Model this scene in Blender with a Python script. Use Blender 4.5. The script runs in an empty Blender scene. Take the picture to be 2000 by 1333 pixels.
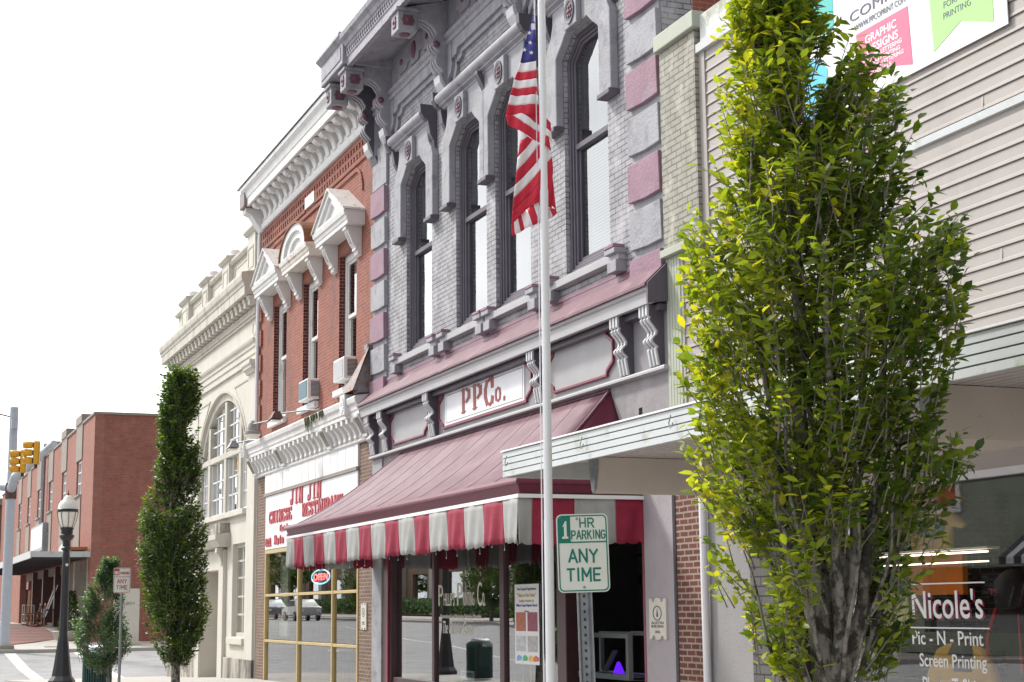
import bpy, bmesh, math, random
import numpy as np
from mathutils import Vector, Matrix, noise

sc = bpy.context.scene
R = math.radians
# ------------------------------------------------------------------ camera, sky, sun, exposure
cam_d = bpy.data.cameras.new("camera"); cam = bpy.data.objects.new("camera", cam_d)
sc.collection.objects.link(cam); sc.camera = cam
cam_d.sensor_width = 36; cam_d.lens = 55.8; cam_d.clip_start = .1; cam_d.clip_end = 3000
m = Matrix(((0.37056867, 0.15752859, 0.9153489), (0.92875272, -0.05238289, -0.36698013), (-0.00986124, 0.98612412, -0.16571657)))
cam.matrix_world = Matrix.Translation((0, -8.6, 1.6)) @ m.to_4x4()
w = bpy.data.worlds.new("World"); sc.world = w; w.use_nodes = True
nt = w.node_tree; nt.nodes.clear()
SUN_AZ, SUN_EL = (-.82, -.57), R(44)          # horizontal direction towards the sun
sky = nt.nodes.new("ShaderNodeTexSky"); sky.sky_type = 'NISHITA'; sky.sun_disc = False
sky.sun_elevation = SUN_EL; sky.sun_rotation = math.atan2(SUN_AZ[0], SUN_AZ[1]); sky.dust_density = 4
tc = nt.nodes.new("ShaderNodeTexCoord"); no = nt.nodes.new("ShaderNodeTexNoise"); no.inputs["Scale"].default_value = 2.2; no.inputs["Detail"].default_value = 5
mp = nt.nodes.new("ShaderNodeMapping"); mp.inputs["Scale"].default_value = (1, 1, 2.5)
cr = nt.nodes.new("ShaderNodeValToRGB"); cr.color_ramp.elements[0].position = .3; cr.color_ramp.elements[1].position = .7
cr.color_ramp.elements[0].color = (6.6, 6.7, 7.0, 1); cr.color_ramp.elements[1].color = (11, 11, 11, 1)
mx = nt.nodes.new("ShaderNodeMixRGB"); mx.inputs[0].default_value = .93
bg = nt.nodes.new("ShaderNodeBackground"); bg.inputs[1].default_value = .1; ou = nt.nodes.new("ShaderNodeOutputWorld")
nt.links.new(tc.outputs["Generated"], mp.inputs[0]); nt.links.new(mp.outputs[0], no.inputs["Vector"]); nt.links.new(no.outputs[0], cr.inputs[0])
# the overcast is brightest on the sun's side and duller opposite it
dt = nt.nodes.new("ShaderNodeVectorMath"); dt.operation = 'DOT_PRODUCT'; dt.inputs[1].default_value = (-.88, -.30, .36); nt.links.new(tc.outputs["Generated"], dt.inputs[0])
mr = nt.nodes.new("ShaderNodeMapRange"); mr.inputs["From Min"].default_value = -.65; mr.inputs["From Max"].default_value = .75; mr.inputs["To Min"].default_value = .19; mr.inputs["To Max"].default_value = 1.35; nt.links.new(dt.outputs["Value"], mr.inputs[0])
ml = nt.nodes.new("ShaderNodeMixRGB"); ml.blend_type = 'MULTIPLY'; ml.inputs[0].default_value = 1; nt.links.new(cr.outputs[0], ml.inputs[1]); nt.links.new(mr.outputs[0], ml.inputs[2])
nt.links.new(sky.outputs[0], mx.inputs[1]); nt.links.new(ml.outputs[0], mx.inputs[2]); nt.links.new(mx.outputs[0], bg.inputs[0]); nt.links.new(bg.outputs[0], ou.inputs[0])
sd = bpy.data.lights.new("sun", 'SUN'); sd.energy = 2.0; sd.angle = R(8); sd.color = (1, .945, .86)
so = bpy.data.objects.new("sun", sd); sc.collection.objects.link(so)
v = Vector((SUN_AZ[0] * math.cos(SUN_EL), SUN_AZ[1] * math.cos(SUN_EL), math.sin(SUN_EL)))
so.rotation_euler = v.to_track_quat('Z', 'Y').to_euler(); so.location = (-20, -20, 40)
sc.view_settings.view_transform = 'Standard'; sc.view_settings.look = 'None'; sc.view_settings.exposure = .95; sc.view_settings.gamma = 1
sc.render.engine = 'CYCLES'; sc.cycles.max_bounces = 7; sc.cycles.transparent_max_bounces = 12; sc.cycles.use_denoising = True

# ------------------------------------------------------------------ materials
def _n(nt, t, **k):
    n = nt.nodes.new(t)
    for a, b in k.items(): setattr(n, a, b)
    return n
def _pos(nt, sx=1, sy=1, sz=1):
    g = _n(nt, "ShaderNodeNewGeometry"); mp = _n(nt, "ShaderNodeMapping"); mp.inputs["Scale"].default_value = (sx, sy, sz)
    nt.links.new(g.outputs["Position"], mp.inputs[0]); return mp.outputs[0]
def _noise(nt, vec, scale, detail=5, rough=.6):
    n = _n(nt, "ShaderNodeTexNoise"); n.inputs["Scale"].default_value = scale; n.inputs["Detail"].default_value = detail; n.inputs["Roughness"].default_value = rough
    nt.links.new(vec, n.inputs["Vector"]); return n.outputs[0]
def _ramp(nt, fac, p0, p1, c0=(0, 0, 0, 1), c1=(1, 1, 1, 1)):
    r = _n(nt, "ShaderNodeValToRGB"); e = r.color_ramp.elements; e[0].position = p0; e[1].position = p1; e[0].color = c0; e[1].color = c1
    nt.links.new(fac, r.inputs[0]); return r.outputs[0]
def _mix(nt, fac, a, b, bt='MIX'):
    n = _n(nt, "ShaderNodeMixRGB", blend_type=bt)
    for i, x in ((0, fac), (1, a), (2, b)):
        if hasattr(x, "links"): nt.links.new(x, n.inputs[i])
        else: n.inputs[i].default_value = x if i == 0 else (*x[:3], 1)
    return n.outputs[0]
def _new(name):
    mt = bpy.data.materials.new(name); mt.use_nodes = True
    nt = mt.node_tree; b = nt.nodes["Principled BSDF"]; return mt, nt, b
def M(name, col, rough=.6, var=.12, scale=3., bump=0., bscale=40., metal=0., dirt=None, dpos=(.55, .75), dscale=2.5, streak=1., spec=.5, dfac=1.):
    """paint, stone, metal: base colour with uneven tone, optional patches of a second colour (wear, stains) and fine relief"""
    mt, nt, b = _new(name); p = _pos(nt)
    f = _ramp(nt, _noise(nt, p, scale, 6), .3, .7)
    c = _mix(nt, f, [x * (1 - var) for x in col], [min(1, x * (1 + var)) for x in col])
    if dirt:
        p2 = _pos(nt, 1, 1, 1 / streak) if streak != 1 else p
        d = _ramp(nt, _noise(nt, p2, dscale, 8, .7), dpos[0], dpos[1])
        if dfac != 1: d = _mix(nt, 1 - dfac, d, (0, 0, 0))
        c = _mix(nt, d, c, dirt)
    nt.links.new(c, b.inputs["Base Color"]); b.inputs["Roughness"].default_value = rough; b.inputs["Metallic"].default_value = metal
    b.inputs["Specular IOR Level"].default_value = spec
    if bump:
        bp = _n(nt, "ShaderNodeBump"); bp.inputs["Strength"].default_value = bump; bp.inputs["Distance"].default_value = .02
        nt.links.new(_noise(nt, p, bscale, 4), bp.inputs["Height"]); nt.links.new(bp.outputs[0], b.inputs["Normal"])
    return mt
def brick(name, c1, c2, mortar, bw=.21, bh=.072, ms=.009, rough=.85, bump=.6, dirt=None, dpos=(.5, .75), dscale=1.2, msm=.1, bias=0., dstreak=2., mix_m=1., squash=0):
    """brickwork laid along X (or Y) and Z in real brick sizes"""
    mt, nt, b = _new(name); g = _n(nt, "ShaderNodeNewGeometry"); s = _n(nt, "ShaderNodeSeparateXYZ"); nt.links.new(g.outputs["Position"], s.inputs[0])
    ad = _n(nt, "ShaderNodeMath", operation='ADD'); nt.links.new(s.outputs[0], ad.inputs[0]); nt.links.new(s.outputs[1], ad.inputs[1])
    cb = _n(nt, "ShaderNodeCombineXYZ"); nt.links.new(ad.outputs[0], cb.inputs[0]); nt.links.new(s.outputs[2], cb.inputs[1])
    jt = _n(nt, "ShaderNodeMapping"); nt.links.new(cb.outputs[0], jt.inputs[0])
    wob = _n(nt, "ShaderNodeTexNoise"); wob.inputs["Scale"].default_value = 6; nt.links.new(g.outputs["Position"], wob.inputs["Vector"])
    va = _n(nt, "ShaderNodeVectorMath", operation='MULTIPLY_ADD'); nt.links.new(wob.outputs["Color"], va.inputs[0]); va.inputs[1].default_value = (.012, .012, 0); nt.links.new(jt.outputs[0], va.inputs[2])
    br = _n(nt, "ShaderNodeTexBrick"); nt.links.new(va.outputs[0], br.inputs["Vector"])
    br.inputs["Scale"].default_value = 1; br.inputs["Brick Width"].default_value = bw; br.inputs["Row Height"].default_value = bh; br.inputs["Mortar Size"].default_value = ms
    br.inputs["Mortar Smooth"].default_value = msm; br.inputs["Bias"].default_value = bias
    br.inputs["Color1"].default_value = (*c1, 1); br.inputs["Color2"].default_value = (*c2, 1); br.inputs["Mortar"].default_value = (*mortar, 1)
    p = _pos(nt); f = _ramp(nt, _noise(nt, p, 3, 7, .65), .25, .75)
    c = _mix(nt, f, _mix(nt, .32, br.outputs[0], (0, 0, 0)), br.outputs[0])
    if dirt:
        d = _ramp(nt, _noise(nt, _pos(nt, 1, 1, 1 / dstreak), dscale, 8, .7), *dpos); c = _mix(nt, d, c, dirt)
    nt.links.new(c, b.inputs["Base Color"]); b.inputs["Roughness"].default_value = rough
    inv = _n(nt, "ShaderNodeMath", operation='SUBTRACT'); inv.inputs[0].default_value = 1; nt.links.new(br.outputs["Fac"], inv.inputs[1])
    h = _n(nt, "ShaderNodeMath", operation='MULTIPLY_ADD'); nt.links.new(_noise(nt, p, 45, 4), h.inputs[0]); h.inputs[1].default_value = .45; nt.links.new(inv.outputs[0], h.inputs[2])
    bp = _n(nt, "ShaderNodeBump"); bp.inputs["Strength"].default_value = bump; bp.inputs["Distance"].default_value = .015
    nt.links.new(h.outputs[0], bp.inputs["Height"]); nt.links.new(bp.outputs[0], b.inputs["Normal"])
    return mt
def glass(name, tint=(.8, .85, .85), refl=.18, wav=.0, ior=1.55):
    """window glass: see-through by its transparency, mirror-like more and more towards grazing angles"""
    mt, nt, b = _new(name); nt.nodes.remove(b); out = nt.nodes["Material Output"]
    tr = _n(nt, "ShaderNodeBsdfTransparent"); tr.inputs[0].default_value = (*tint, 1)
    gl = _n(nt, "ShaderNodeBsdfGlossy"); gl.inputs["Roughness"].default_value = .0; gl.inputs[0].default_value = (.95, .97, .98, 1)
    fr = _n(nt, "ShaderNodeFresnel"); fr.inputs[0].default_value = ior
    m0 = _n(nt, "ShaderNodeMath", operation='MULTIPLY_ADD'); m0.use_clamp = True; nt.links.new(fr.outputs[0], m0.inputs[0]); m0.inputs[1].default_value = 1.7; m0.inputs[2].default_value = refl
    # the pane is a thin slab: its front face carries the reflection of both, its back face lets light through
    gg = _n(nt, "ShaderNodeNewGeometry"); fb = _n(nt, "ShaderNodeMath", operation='SUBTRACT'); fb.inputs[0].default_value = 1; nt.links.new(gg.outputs["Backfacing"], fb.inputs[1])
    ad = _n(nt, "ShaderNodeMath", operation='MULTIPLY'); nt.links.new(m0.outputs[0], ad.inputs[0]); nt.links.new(fb.outputs[0], ad.inputs[1])
    mxs = _n(nt, "ShaderNodeMixShader"); nt.links.new(ad.outputs[0], mxs.inputs[0]); nt.links.new(tr.outputs[0], mxs.inputs[1]); nt.links.new(gl.outputs[0], mxs.inputs[2])
    if wav:
        bp = _n(nt, "ShaderNodeBump"); bp.inputs["Strength"].default_value = wav; bp.inputs["Distance"].default_value = .01
        nt.links.new(_noise(nt, _pos(nt), 2.2, 2), bp.inputs["Height"]); nt.links.new(bp.outputs[0], gl.inputs["Normal"]); nt.links.new(bp.outputs[0], fr.inputs["Normal"])
    nt.links.new(mxs.outputs[0], out.inputs[0]); return mt
def emit(name, col, s):
    mt, nt, b = _new(name); b.inputs["Base Color"].default_value = (*col, 1); b.inputs["Emission Color"].default_value = (*col, 1); b.inputs["Emission Strength"].default_value = s; return mt
def leafmat(name, cols, trans=.45):
    """leaf colours differ from leaf to leaf (vertex attribute 'tone' holds one number per leaf)"""
    mt, nt, b = _new(name); out = nt.nodes["Material Output"]
    at = _n(nt, "ShaderNodeAttribute"); at.attribute_name = "tone"
    r = _n(nt, "ShaderNodeValToRGB"); nt.links.new(at.outputs["Fac"], r.inputs[0]); e = r.color_ramp.elements
    e[0].position = 0; e[0].color = (*cols[0], 1); e[1].position = 1; e[1].color = (*cols[-1], 1)
    for i, c in enumerate(cols[1:-1]):
        x = e.new((i + 1) / (len(cols) - 1)); x.color = (*c, 1)
    b.inputs["Roughness"].default_value = .42; b.inputs["Specular IOR Level"].default_value = .45
    nt.links.new(r.outputs[0], b.inputs["Base Color"])
    tl = _n(nt, "ShaderNodeBsdfTranslucent"); c2 = _mix(nt, 1., r.outputs[0], (1.9, 1.75, .7), 'MULTIPLY'); nt.links.new(c2, tl.inputs[0])
    ms = _n(nt, "ShaderNodeMixShader"); ms.inputs[0].default_value = trans
    nt.links.new(b.outputs[0], ms.inputs[1]); nt.links.new(tl.outputs[0], ms.inputs[2]); nt.links.new(ms.outputs[0], out.inputs[0]); return mt

# ------------------------------------------------------------------ mesh helpers
OFF = {}
def tag(o, label, cat=None, group=None, kind=None):
    if label: o["label"] = label
    if cat: o["category"] = cat
    if group: o["group"] = group
    if kind: o["kind"] = kind
    return o
def thing(name, loc, label, cat, group=None, rz=0., local=False):
    o = bpy.data.objects.new(name, None); sc.collection.objects.link(o); o.location = loc; o.rotation_euler = (0, 0, rz)
    o.empty_display_size = .3; OFF[o] = Vector((0, 0, 0)) if local else Vector(loc)
    return tag(o, label, cat, group)
class B:
    def __init__(s): s.v = []; s.f = []
    def add(s, vs, fs):
        n = len(s.v); s.v += [tuple(x) for x in vs]; s.f += [tuple(i + n for i in f) for f in fs]; return s
    def box(s, x0, x1, y0, y1, z0, z1):
        if x0 > x1: x0, x1 = x1, x0
        if y0 > y1: y0, y1 = y1, y0
        if z0 > z1: z0, z1 = z1, z0
        return s.add([(x0, y0, z0), (x1, y0, z0), (x1, y1, z0), (x0, y1, z0), (x0, y0, z1), (x1, y0, z1), (x1, y1, z1), (x0, y1, z1)],
                     [(0, 3, 2, 1), (4, 5, 6, 7), (0, 1, 5, 4), (1, 2, 6, 5), (2, 3, 7, 6), (3, 0, 4, 7)])
    def prism(s, poly, a0, a1, ax='y'):
        f = {'y': lambda p, a: (p[0], a, p[1]), 'x': lambda p, a: (a, p[0], p[1]), 'z': lambda p, a: (p[0], p[1], a)}[ax]
        n = len(poly)
        return s.add([f(p, a0) for p in poly] + [f(p, a1) for p in poly], [tuple(range(n)), tuple(range(2 * n - 1, n - 1, -1))] + [(i, i + n, (i + 1) % n + n, (i + 1) % n) for i in range(n)])
    def ring(s, outer, inner, a0, a1, ax='y', closed=True):
        f = {'y': lambda p, a: (p[0], a, p[1]), 'x': lambda p, a: (a, p[0], p[1]), 'z': lambda p, a: (p[0], p[1], a)}[ax]
        n = len(outer); vs = [f(p, a0) for p in outer] + [f(p, a0) for p in inner] + [f(p, a1) for p in outer] + [f(p, a1) for p in inner]
        fs = []
        for i in range(n if closed else n - 1):
            j = (i + 1) % n
            fs += [(i, j, j + n, i + n), (i + 2 * n, i + 3 * n, j + 3 * n, j + 2 * n), (i, i + 2 * n, j + 2 * n, j), (i + n, j + n, j + 3 * n, i + 3 * n)]
        if not closed: fs += [(0, n, 3 * n, 2 * n), (n - 1, 3 * n - 1, 4 * n - 1, 2 * n - 1)]
        return s.add(vs, fs)
    def tube(s, pts, rad, n=8, cap=True):
        pts = [Vector(p) for p in pts]; rad = [rad] * len(pts) if isinstance(rad, (int, float)) else rad; k = len(s.v)
        u = None
        for i, p in enumerate(pts):
            d = (pts[min(i + 1, len(pts) - 1)] - pts[max(i - 1, 0)]).normalized()
            if u is None: u = d.orthogonal().normalized()
            else:
                u = (u - d * u.dot(d)); u = u.normalized() if u.length > 1e-6 else d.orthogonal().normalized()
            w2 = d.cross(u)
            for j in range(n):
                a = 2 * math.pi * j / n; s.v.append(tuple(p + (u * math.cos(a) + w2 * math.sin(a)) * rad[i]))
        for i in range(len(pts) - 1):
            for j in range(n): s.f.append((k + i * n + j, k + i * n + (j + 1) % n, k + (i + 1) * n + (j + 1) % n, k + (i + 1) * n + j))
        if cap: s.f.append(tuple(k + j for j in range(n))[::-1]); s.f.append(tuple(k + (len(pts) - 1) * n + j for j in range(n)))
        return s
    def lathe(s, c, prof, n=20, ax='z'):
        k = len(s.v)
        for r, h in prof:
            for j in range(n):
                a = 2 * math.pi * j / n; x, y = r * math.cos(a), r * math.sin(a)
                s.v.append({'z': (c[0] + x, c[1] + y, c[2] + h), 'y': (c[0] + x, c[1] + h, c[2] + y), 'x': (c[0] + h, c[1] + x, c[2] + y)}[ax])
        for i in range(len(prof) - 1):
            for j in range(n): s.f.append((k + i * n + j, k + i * n + (j + 1) % n, k + (i + 1) * n + (j + 1) % n, k + (i + 1) * n + j))
        s.f.append(tuple(k + j for j in range(n))[::-1]); s.f.append(tuple(k + (len(prof) - 1) * n + j for j in range(n)))
        return s
    def wall(s, x0, x1, z0, z1, y0, y1, holes, ax='y'):
        """wall slab with rectangular openings; only outside faces and reveals"""
        f = (lambda a, d, z: (a, d, z)) if ax == 'y' else (lambda a, d, z: (d, a, z))
        xs = sorted({x0, x1, *[h[0] for h in holes], *[h[1] for h in holes]}); zs = sorted({z0, z1, *[h[2] for h in holes], *[h[3] for h in holes]})
        xs = [x for x in xs if x0 <= x <= x1]; zs = [z for z in zs if z0 <= z <= z1]
        def solid(i, j):
            if i < 0 or j < 0 or i >= len(xs) - 1 or j >= len(zs) - 1: return False
            cx, cz = (xs[i] + xs[i + 1]) / 2, (zs[j] + zs[j + 1]) / 2
            return not any(h[0] < cx < h[1] and h[2] < cz < h[3] for h in holes)
        for i in range(len(xs) - 1):
            for j in range(len(zs) - 1):
                if not solid(i, j): continue
                a, b, c, d = xs[i], xs[i + 1], zs[j], zs[j + 1]
                s.add([f(a, y0, c), f(b, y0, c), f(b, y0, d), f(a, y0, d)], [(0, 1, 2, 3)]); s.add([f(a, y1, c), f(b, y1, c), f(b, y1, d), f(a, y1, d)], [(3, 2, 1, 0)])
                if not solid(i - 1, j): s.add([f(a, y0, c), f(a, y1, c), f(a, y1, d), f(a, y0, d)], [(3, 2, 1, 0)])
                if not solid(i + 1, j): s.add([f(b, y0, c), f(b, y1, c), f(b, y1, d), f(b, y0, d)], [(0, 1, 2, 3)])
                if not solid(i, j - 1): s.add([f(a, y0, c), f(b, y0, c), f(b, y1, c), f(a, y1, c)], [(3, 2, 1, 0)])
                if not solid(i, j + 1): s.add([f(a, y0, d), f(b, y0, d), f(b, y1, d), f(a, y1, d)], [(0, 1, 2, 3)])
        return s
    def build(s, name, mat, parent=None, smooth=0, bevel=0, label=None, recalc=True, merge=False, solid=0):
        me = bpy.data.meshes.new(name)
        A = np.array(s.v, dtype=float); lo, hi = A.min(0), A.max(0); o3 = Vector(((lo[0] + hi[0]) / 2, (lo[1] + hi[1]) / 2, lo[2]))
        me.from_pydata([tuple(r) for r in (A - np.array(o3))], [], s.f)
        if recalc:
            bm = bmesh.new(); bm.from_mesh(me)
            if merge: bmesh.ops.remove_doubles(bm, verts=bm.verts, dist=1e-4)
            bmesh.ops.recalc_face_normals(bm, faces=bm.faces); bm.to_mesh(me); bm.free()
        for mm in (mat if isinstance(mat, list) else [mat]): me.materials.append(mm)
        if smooth:
            me.shade_smooth(); me.set_sharp_from_angle(angle=R(smooth))
        o = bpy.data.objects.new(name, me); sc.collection.objects.link(o)
        if solid: q = o.modifiers.new("thickness", 'SOLIDIFY'); q.thickness = solid; q.offset = 0
        if bevel: q = o.modifiers.new("bevel", 'BEVEL'); q.width = bevel; q.segments = 2; q.limit_method = 'ANGLE'
        if parent: o.parent = parent; o.location = o3 - OFF[parent]
        else: o.location = o3
        OFF[o] = o3
        if label: o["label"] = label
        return o
def copy_tree(o, parent=None):
    c = o.copy(); sc.collection.objects.link(c); c.parent = parent; OFF[c] = OFF.get(o, Vector())
    for ch in list(o.children): copy_tree(ch, c)
    return c
def arc(cx, cz, rx, rz, a0, a1, n):
    return [(cx + rx * math.cos(R(a0 + (a1 - a0) * i / n)), cz + rz * math.sin(R(a0 + (a1 - a0) * i / n))) for i in range(n + 1)]
# ------------------------------------------------------------------ lettering
def text(s, x0, z0, wd, ht, y=0., depth=.006, italic=0., lines=1, bold=0.):
    """letters as thin solid shapes facing -Y, bottom left at x0,z0, fitted into wd x ht"""
    cu = bpy.data.curves.new("t", 'FONT'); cu.body = s; cu.extrude = 0; cu.shear = italic; cu.offset = bold; cu.resolution_u = 3; cu.align_x = 'CENTER'
    to = bpy.data.objects.new("t", cu); sc.collection.objects.link(to)
    me = bpy.data.meshes.new_from_object(to); sc.collection.objects.unlink(to); bpy.data.objects.remove(to); bpy.data.curves.remove(cu)
    b = B(); A = np.array([v.co[:] for v in me.vertices]); lo, hi = A.min(0), A.max(0)
    sx, sz = wd / max(1e-6, hi[0] - lo[0]), ht / max(1e-6, hi[1] - lo[1])
    pts = [(x0 + (p[0] - lo[0]) * sx, z0 + (p[1] - lo[1]) * sz) for p in A]; fs = [tuple(p.vertices) for p in me.polygons]
    n = len(pts); ed = {}
    for f in fs:
        for i in range(len(f)):
            e = (f[i], f[(i + 1) % len(f)]); ed[e] = 1
    vs = [(p[0], y - depth, p[1]) for p in pts] + [(p[0], y, p[1]) for p in pts]
    side = [(a, b_, b_ + n, a + n) for (a, b_) in ed if (b_, a) not in ed]
    b.add(vs, fs + side); bpy.data.meshes.remove(me); return b
# slab-serif capitals drawn with strokes: x 0..1, z 0..1
SL = {'J': [[(.62, 1), (.62, .22), (.5, .05), (.28, .04), (.2, .2)], [(.36, 1), (.88, 1)]], 'I': [[(.5, 0), (.5, 1)], [(.25, 0), (.75, 0)], [(.25, 1), (.75, 1)]],
      'N': [[(.22, 0), (.22, 1)], [(.22, 1), (.78, 0)], [(.78, 0), (.78, 1)], [(.05, 0), (.4, 0)], [(.05, 1), (.3, 1)], [(.62, 1), (.95, 1)]],
      'C': [[(.85, .75), (.82, .92), (.6, 1), (.3, .92), (.15, .65), (.15, .35), (.3, .08), (.6, 0), (.82, .1), (.86, .25)], [(.85, .7), (.85, 1)]],
      'H': [[(.22, 0), (.22, 1)], [(.78, 0), (.78, 1)], [(.22, .5), (.78, .5)], [(.05, 0), (.4, 0)], [(.05, 1), (.4, 1)], [(.6, 0), (.95, 0)], [(.6, 1), (.95, 1)]],
      'E': [[(.22, 0), (.22, 1)], [(.08, 1), (.82, 1), (.82, .78)], [(.22, .52), (.6, .52)], [(.08, 0), (.85, 0), (.85, .25)]],
      'S': [[(.8, .74), (.76, .93), (.5, 1), (.24, .9), (.2, .7), (.5, .52), (.8, .32), (.76, .1), (.5, 0), (.22, .08), (.18, .28)]],
      'R': [[(.22, 0), (.22, 1)], [(.08, 1), (.6, 1), (.8, .87), (.8, .65), (.6, .52), (.22, .52)], [(.5, .52), (.85, 0), (.97, 0)], [(.05, 0), (.4, 0)]],
      'T': [[(.5, 0), (.5, 1)], [(.08, .75), (.08, 1), (.92, 1), (.92, .75)], [(.3, 0), (.7, 0)]],
      'A': [[(.15, 0), (.5, 1), (.85, 0)], [(.28, .34), (.72, .34)], [(.02, 0), (.3, 0)], [(.7, 0), (.98, 0)]],
      'U': [[(.2, 1), (.2, .25), (.35, .03), (.65, .03), (.8, .25), (.8, 1)], [(.05, 1), (.38, 1)], [(.62, 1), (.95, 1)]],
      'P': [[(.26, 0), (.26, 1)], [(.08, 1), (.58, 1), (.82, .88), (.82, .6), (.58, .45), (.26, .45)], [(.06, 0), (.5, 0)]],
      'o': [[(.5, 1), (.22, .85), (.16, .5), (.22, .15), (.5, 0), (.78, .15), (.84, .5), (.78, .85), (.5, 1)]], '.': [[(.35, .0), (.35, .16)], [(.2, .08), (.5, .08)]],
      'M': [[(.15, 0), (.15, 1), (.5, .3), (.85, 1), (.85, 0)], [(.02, 0), (.3, 0)], [(.7, 0), (.98, 0)]], 'a': [[(.25, .6), (.5, .68), (.7, .6), (.7, 0)], [(.7, .38), (.35, .36), (.25, .18), (.4, 0), (.7, .12)]],
      'i': [[(.5, 0), (.5, .66)], [(.5, .85), (.5, .95)], [(.3, 0), (.7, 0)]], 'n': [[(.25, 0), (.25, .66)], [(.25, .5), (.5, .66), (.75, .5), (.75, 0)], [(.12, 0), (.38, 0)], [(.62, 0), (.88, 0)]],
      't': [[(.5, 1), (.5, .08), (.75, .02)], [(.2, .68), (.8, .68)]], '4': [[(.68, 0), (.68, 1), (.15, .35), (.9, .35)]], '0': [[(.5, 1), (.2, .8), (.2, .2), (.5, 0), (.8, .2), (.8, .8), (.5, 1)]],
      '2': [[(.2, .75), (.35, 1), (.7, 1), (.82, .7), (.2, 0), (.85, 0), (.85, .2)]]}
def slab(s, x0, z0, cw, ht, y, tv=.2, th=.07, depth=.012, gap=0.):
    """tv, th: thickness of upright and level strokes as shares of the letter width and height"""
    b = B(); x = x0
    for ch in s:
        if ch == ' ': x += cw * .6; continue
        for st in SL[ch]:
            P = [(x + p[0] * cw, z0 + p[1] * ht) for p in st]
            for i in range(len(P) - 1):
                (ax, az), (bx, bz) = P[i], P[i + 1]; dx, dz = bx - ax, bz - az; L = math.hypot(dx, dz); nx, nz = -dz / L, dx / L
                t = (tv * cw * abs(nx) + th * ht * abs(nz)) / 2; ex, ez = dx / L * t * .5, dz / L * t * .5; d = depth + .0007 * (i % 3) + .0004 * (len(b.f) % 5)
                b.prism([(ax - ex + nx * t, az - ez + nz * t), (bx + ex + nx * t, bz + ez + nz * t), (bx + ex - nx * t, bz + ez - nz * t), (ax - ex - nx * t, az - ez - nz * t)], y - d, y)
        x += cw * (1 + gap)
    return b

SS = {'A': [[(.0, 0), (.5, 1), (1, 0)], [(.2, .33), (.8, .33)]], 'N': [[(.06, 0), (.06, 1), (.94, 0), (.94, 1)]], 'Y': [[(0, 1), (.5, .5), (.5, 0)], [(1, 1), (.5, .5)]], 'T': [[(.5, 0), (.5, .95)], [(.0, .95), (1, .95)]], 'I': [[(.5, 0), (.5, 1)]],
      'M': [[(.05, 0), (.05, 1), (.5, .35), (.95, 1), (.95, 0)]], 'E': [[(.95, .04), (.1, .04), (.1, .96), (.95, .96)], [(.1, .5), (.8, .5)]], 'H': [[(.08, 0), (.08, 1)], [(.92, 0), (.92, 1)], [(.08, .5), (.92, .5)]],
      'R': [[(.08, 0), (.08, .96), (.65, .96), (.9, .85), (.9, .6), (.65, .48), (.08, .48)], [(.55, .48), (.95, 0)]], 'P': [[(.08, 0), (.08, .96), (.65, .96), (.9, .84), (.9, .58), (.65, .45), (.08, .45)]], 'K': [[(.08, 0), (.08, 1)], [(.92, 1), (.08, .42)], [(.35, .6), (.95, 0)]],
      'G': [[(.92, .78), (.7, .96), (.3, .96), (.06, .7), (.06, .3), (.3, .04), (.7, .04), (.92, .25), (.92, .48), (.6, .48)]], 'O': [[(.5, .97), (.14, .85), (.05, .5), (.14, .15), (.5, .03), (.86, .15), (.95, .5), (.86, .85), (.5, .97)]],
      '1': [[(.15, .72), (.6, .96), (.6, 0)]], 'L': [[(.08, 1), (.08, .04), (.92, .04)]], 'S': [[(.88, .78), (.65, .96), (.3, .96), (.1, .75), (.3, .54), (.7, .46), (.9, .25), (.7, .04), (.3, .04), (.08, .22)]]}
def stext(s, x0, z0, wd, ht, y=0., depth=.0015, t=.17):
    b = B(); n = len(s); wts = [.45 if c in 'I1' else 1.2 if c == 'M' else 1 for c in s]; gap = .28; tot = sum(wts) + gap * (n - 1); u = wd / tot; x = x0
    for ch, w_ in zip(s, wts):
        cw = u * w_; th = ht * t
        for st in SS[ch]:
            P = [(x + (p[0] if ch != 'I' else .5) * cw, z0 + p[1] * ht) for p in st]
            for i in range(len(P) - 1):
                (ax, az), (bx, bz) = P[i], P[i + 1]; dx, dz = bx - ax, bz - az; L = math.hypot(dx, dz); nx, nz = -dz / L * th / 2, dx / L * th / 2; ex, ez = dx / L * th * .4, dz / L * th * .4; d = depth + .00006 * (len(b.f) % 7)
                if i == 0: ax, az = ax - ex * .0, az - ez * .0
                b.prism([(ax + nx, az + nz), (bx + ex + nx, bz + ez + nz), (bx + ex - nx, bz + ez - nz), (ax - nx, az - nz)], y - d, y)
        x += cw + u * gap
    return b
def each(name, mat, parent, bs, **k): return [b.build(name, mat, parent, **k) for b in bs]
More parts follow.
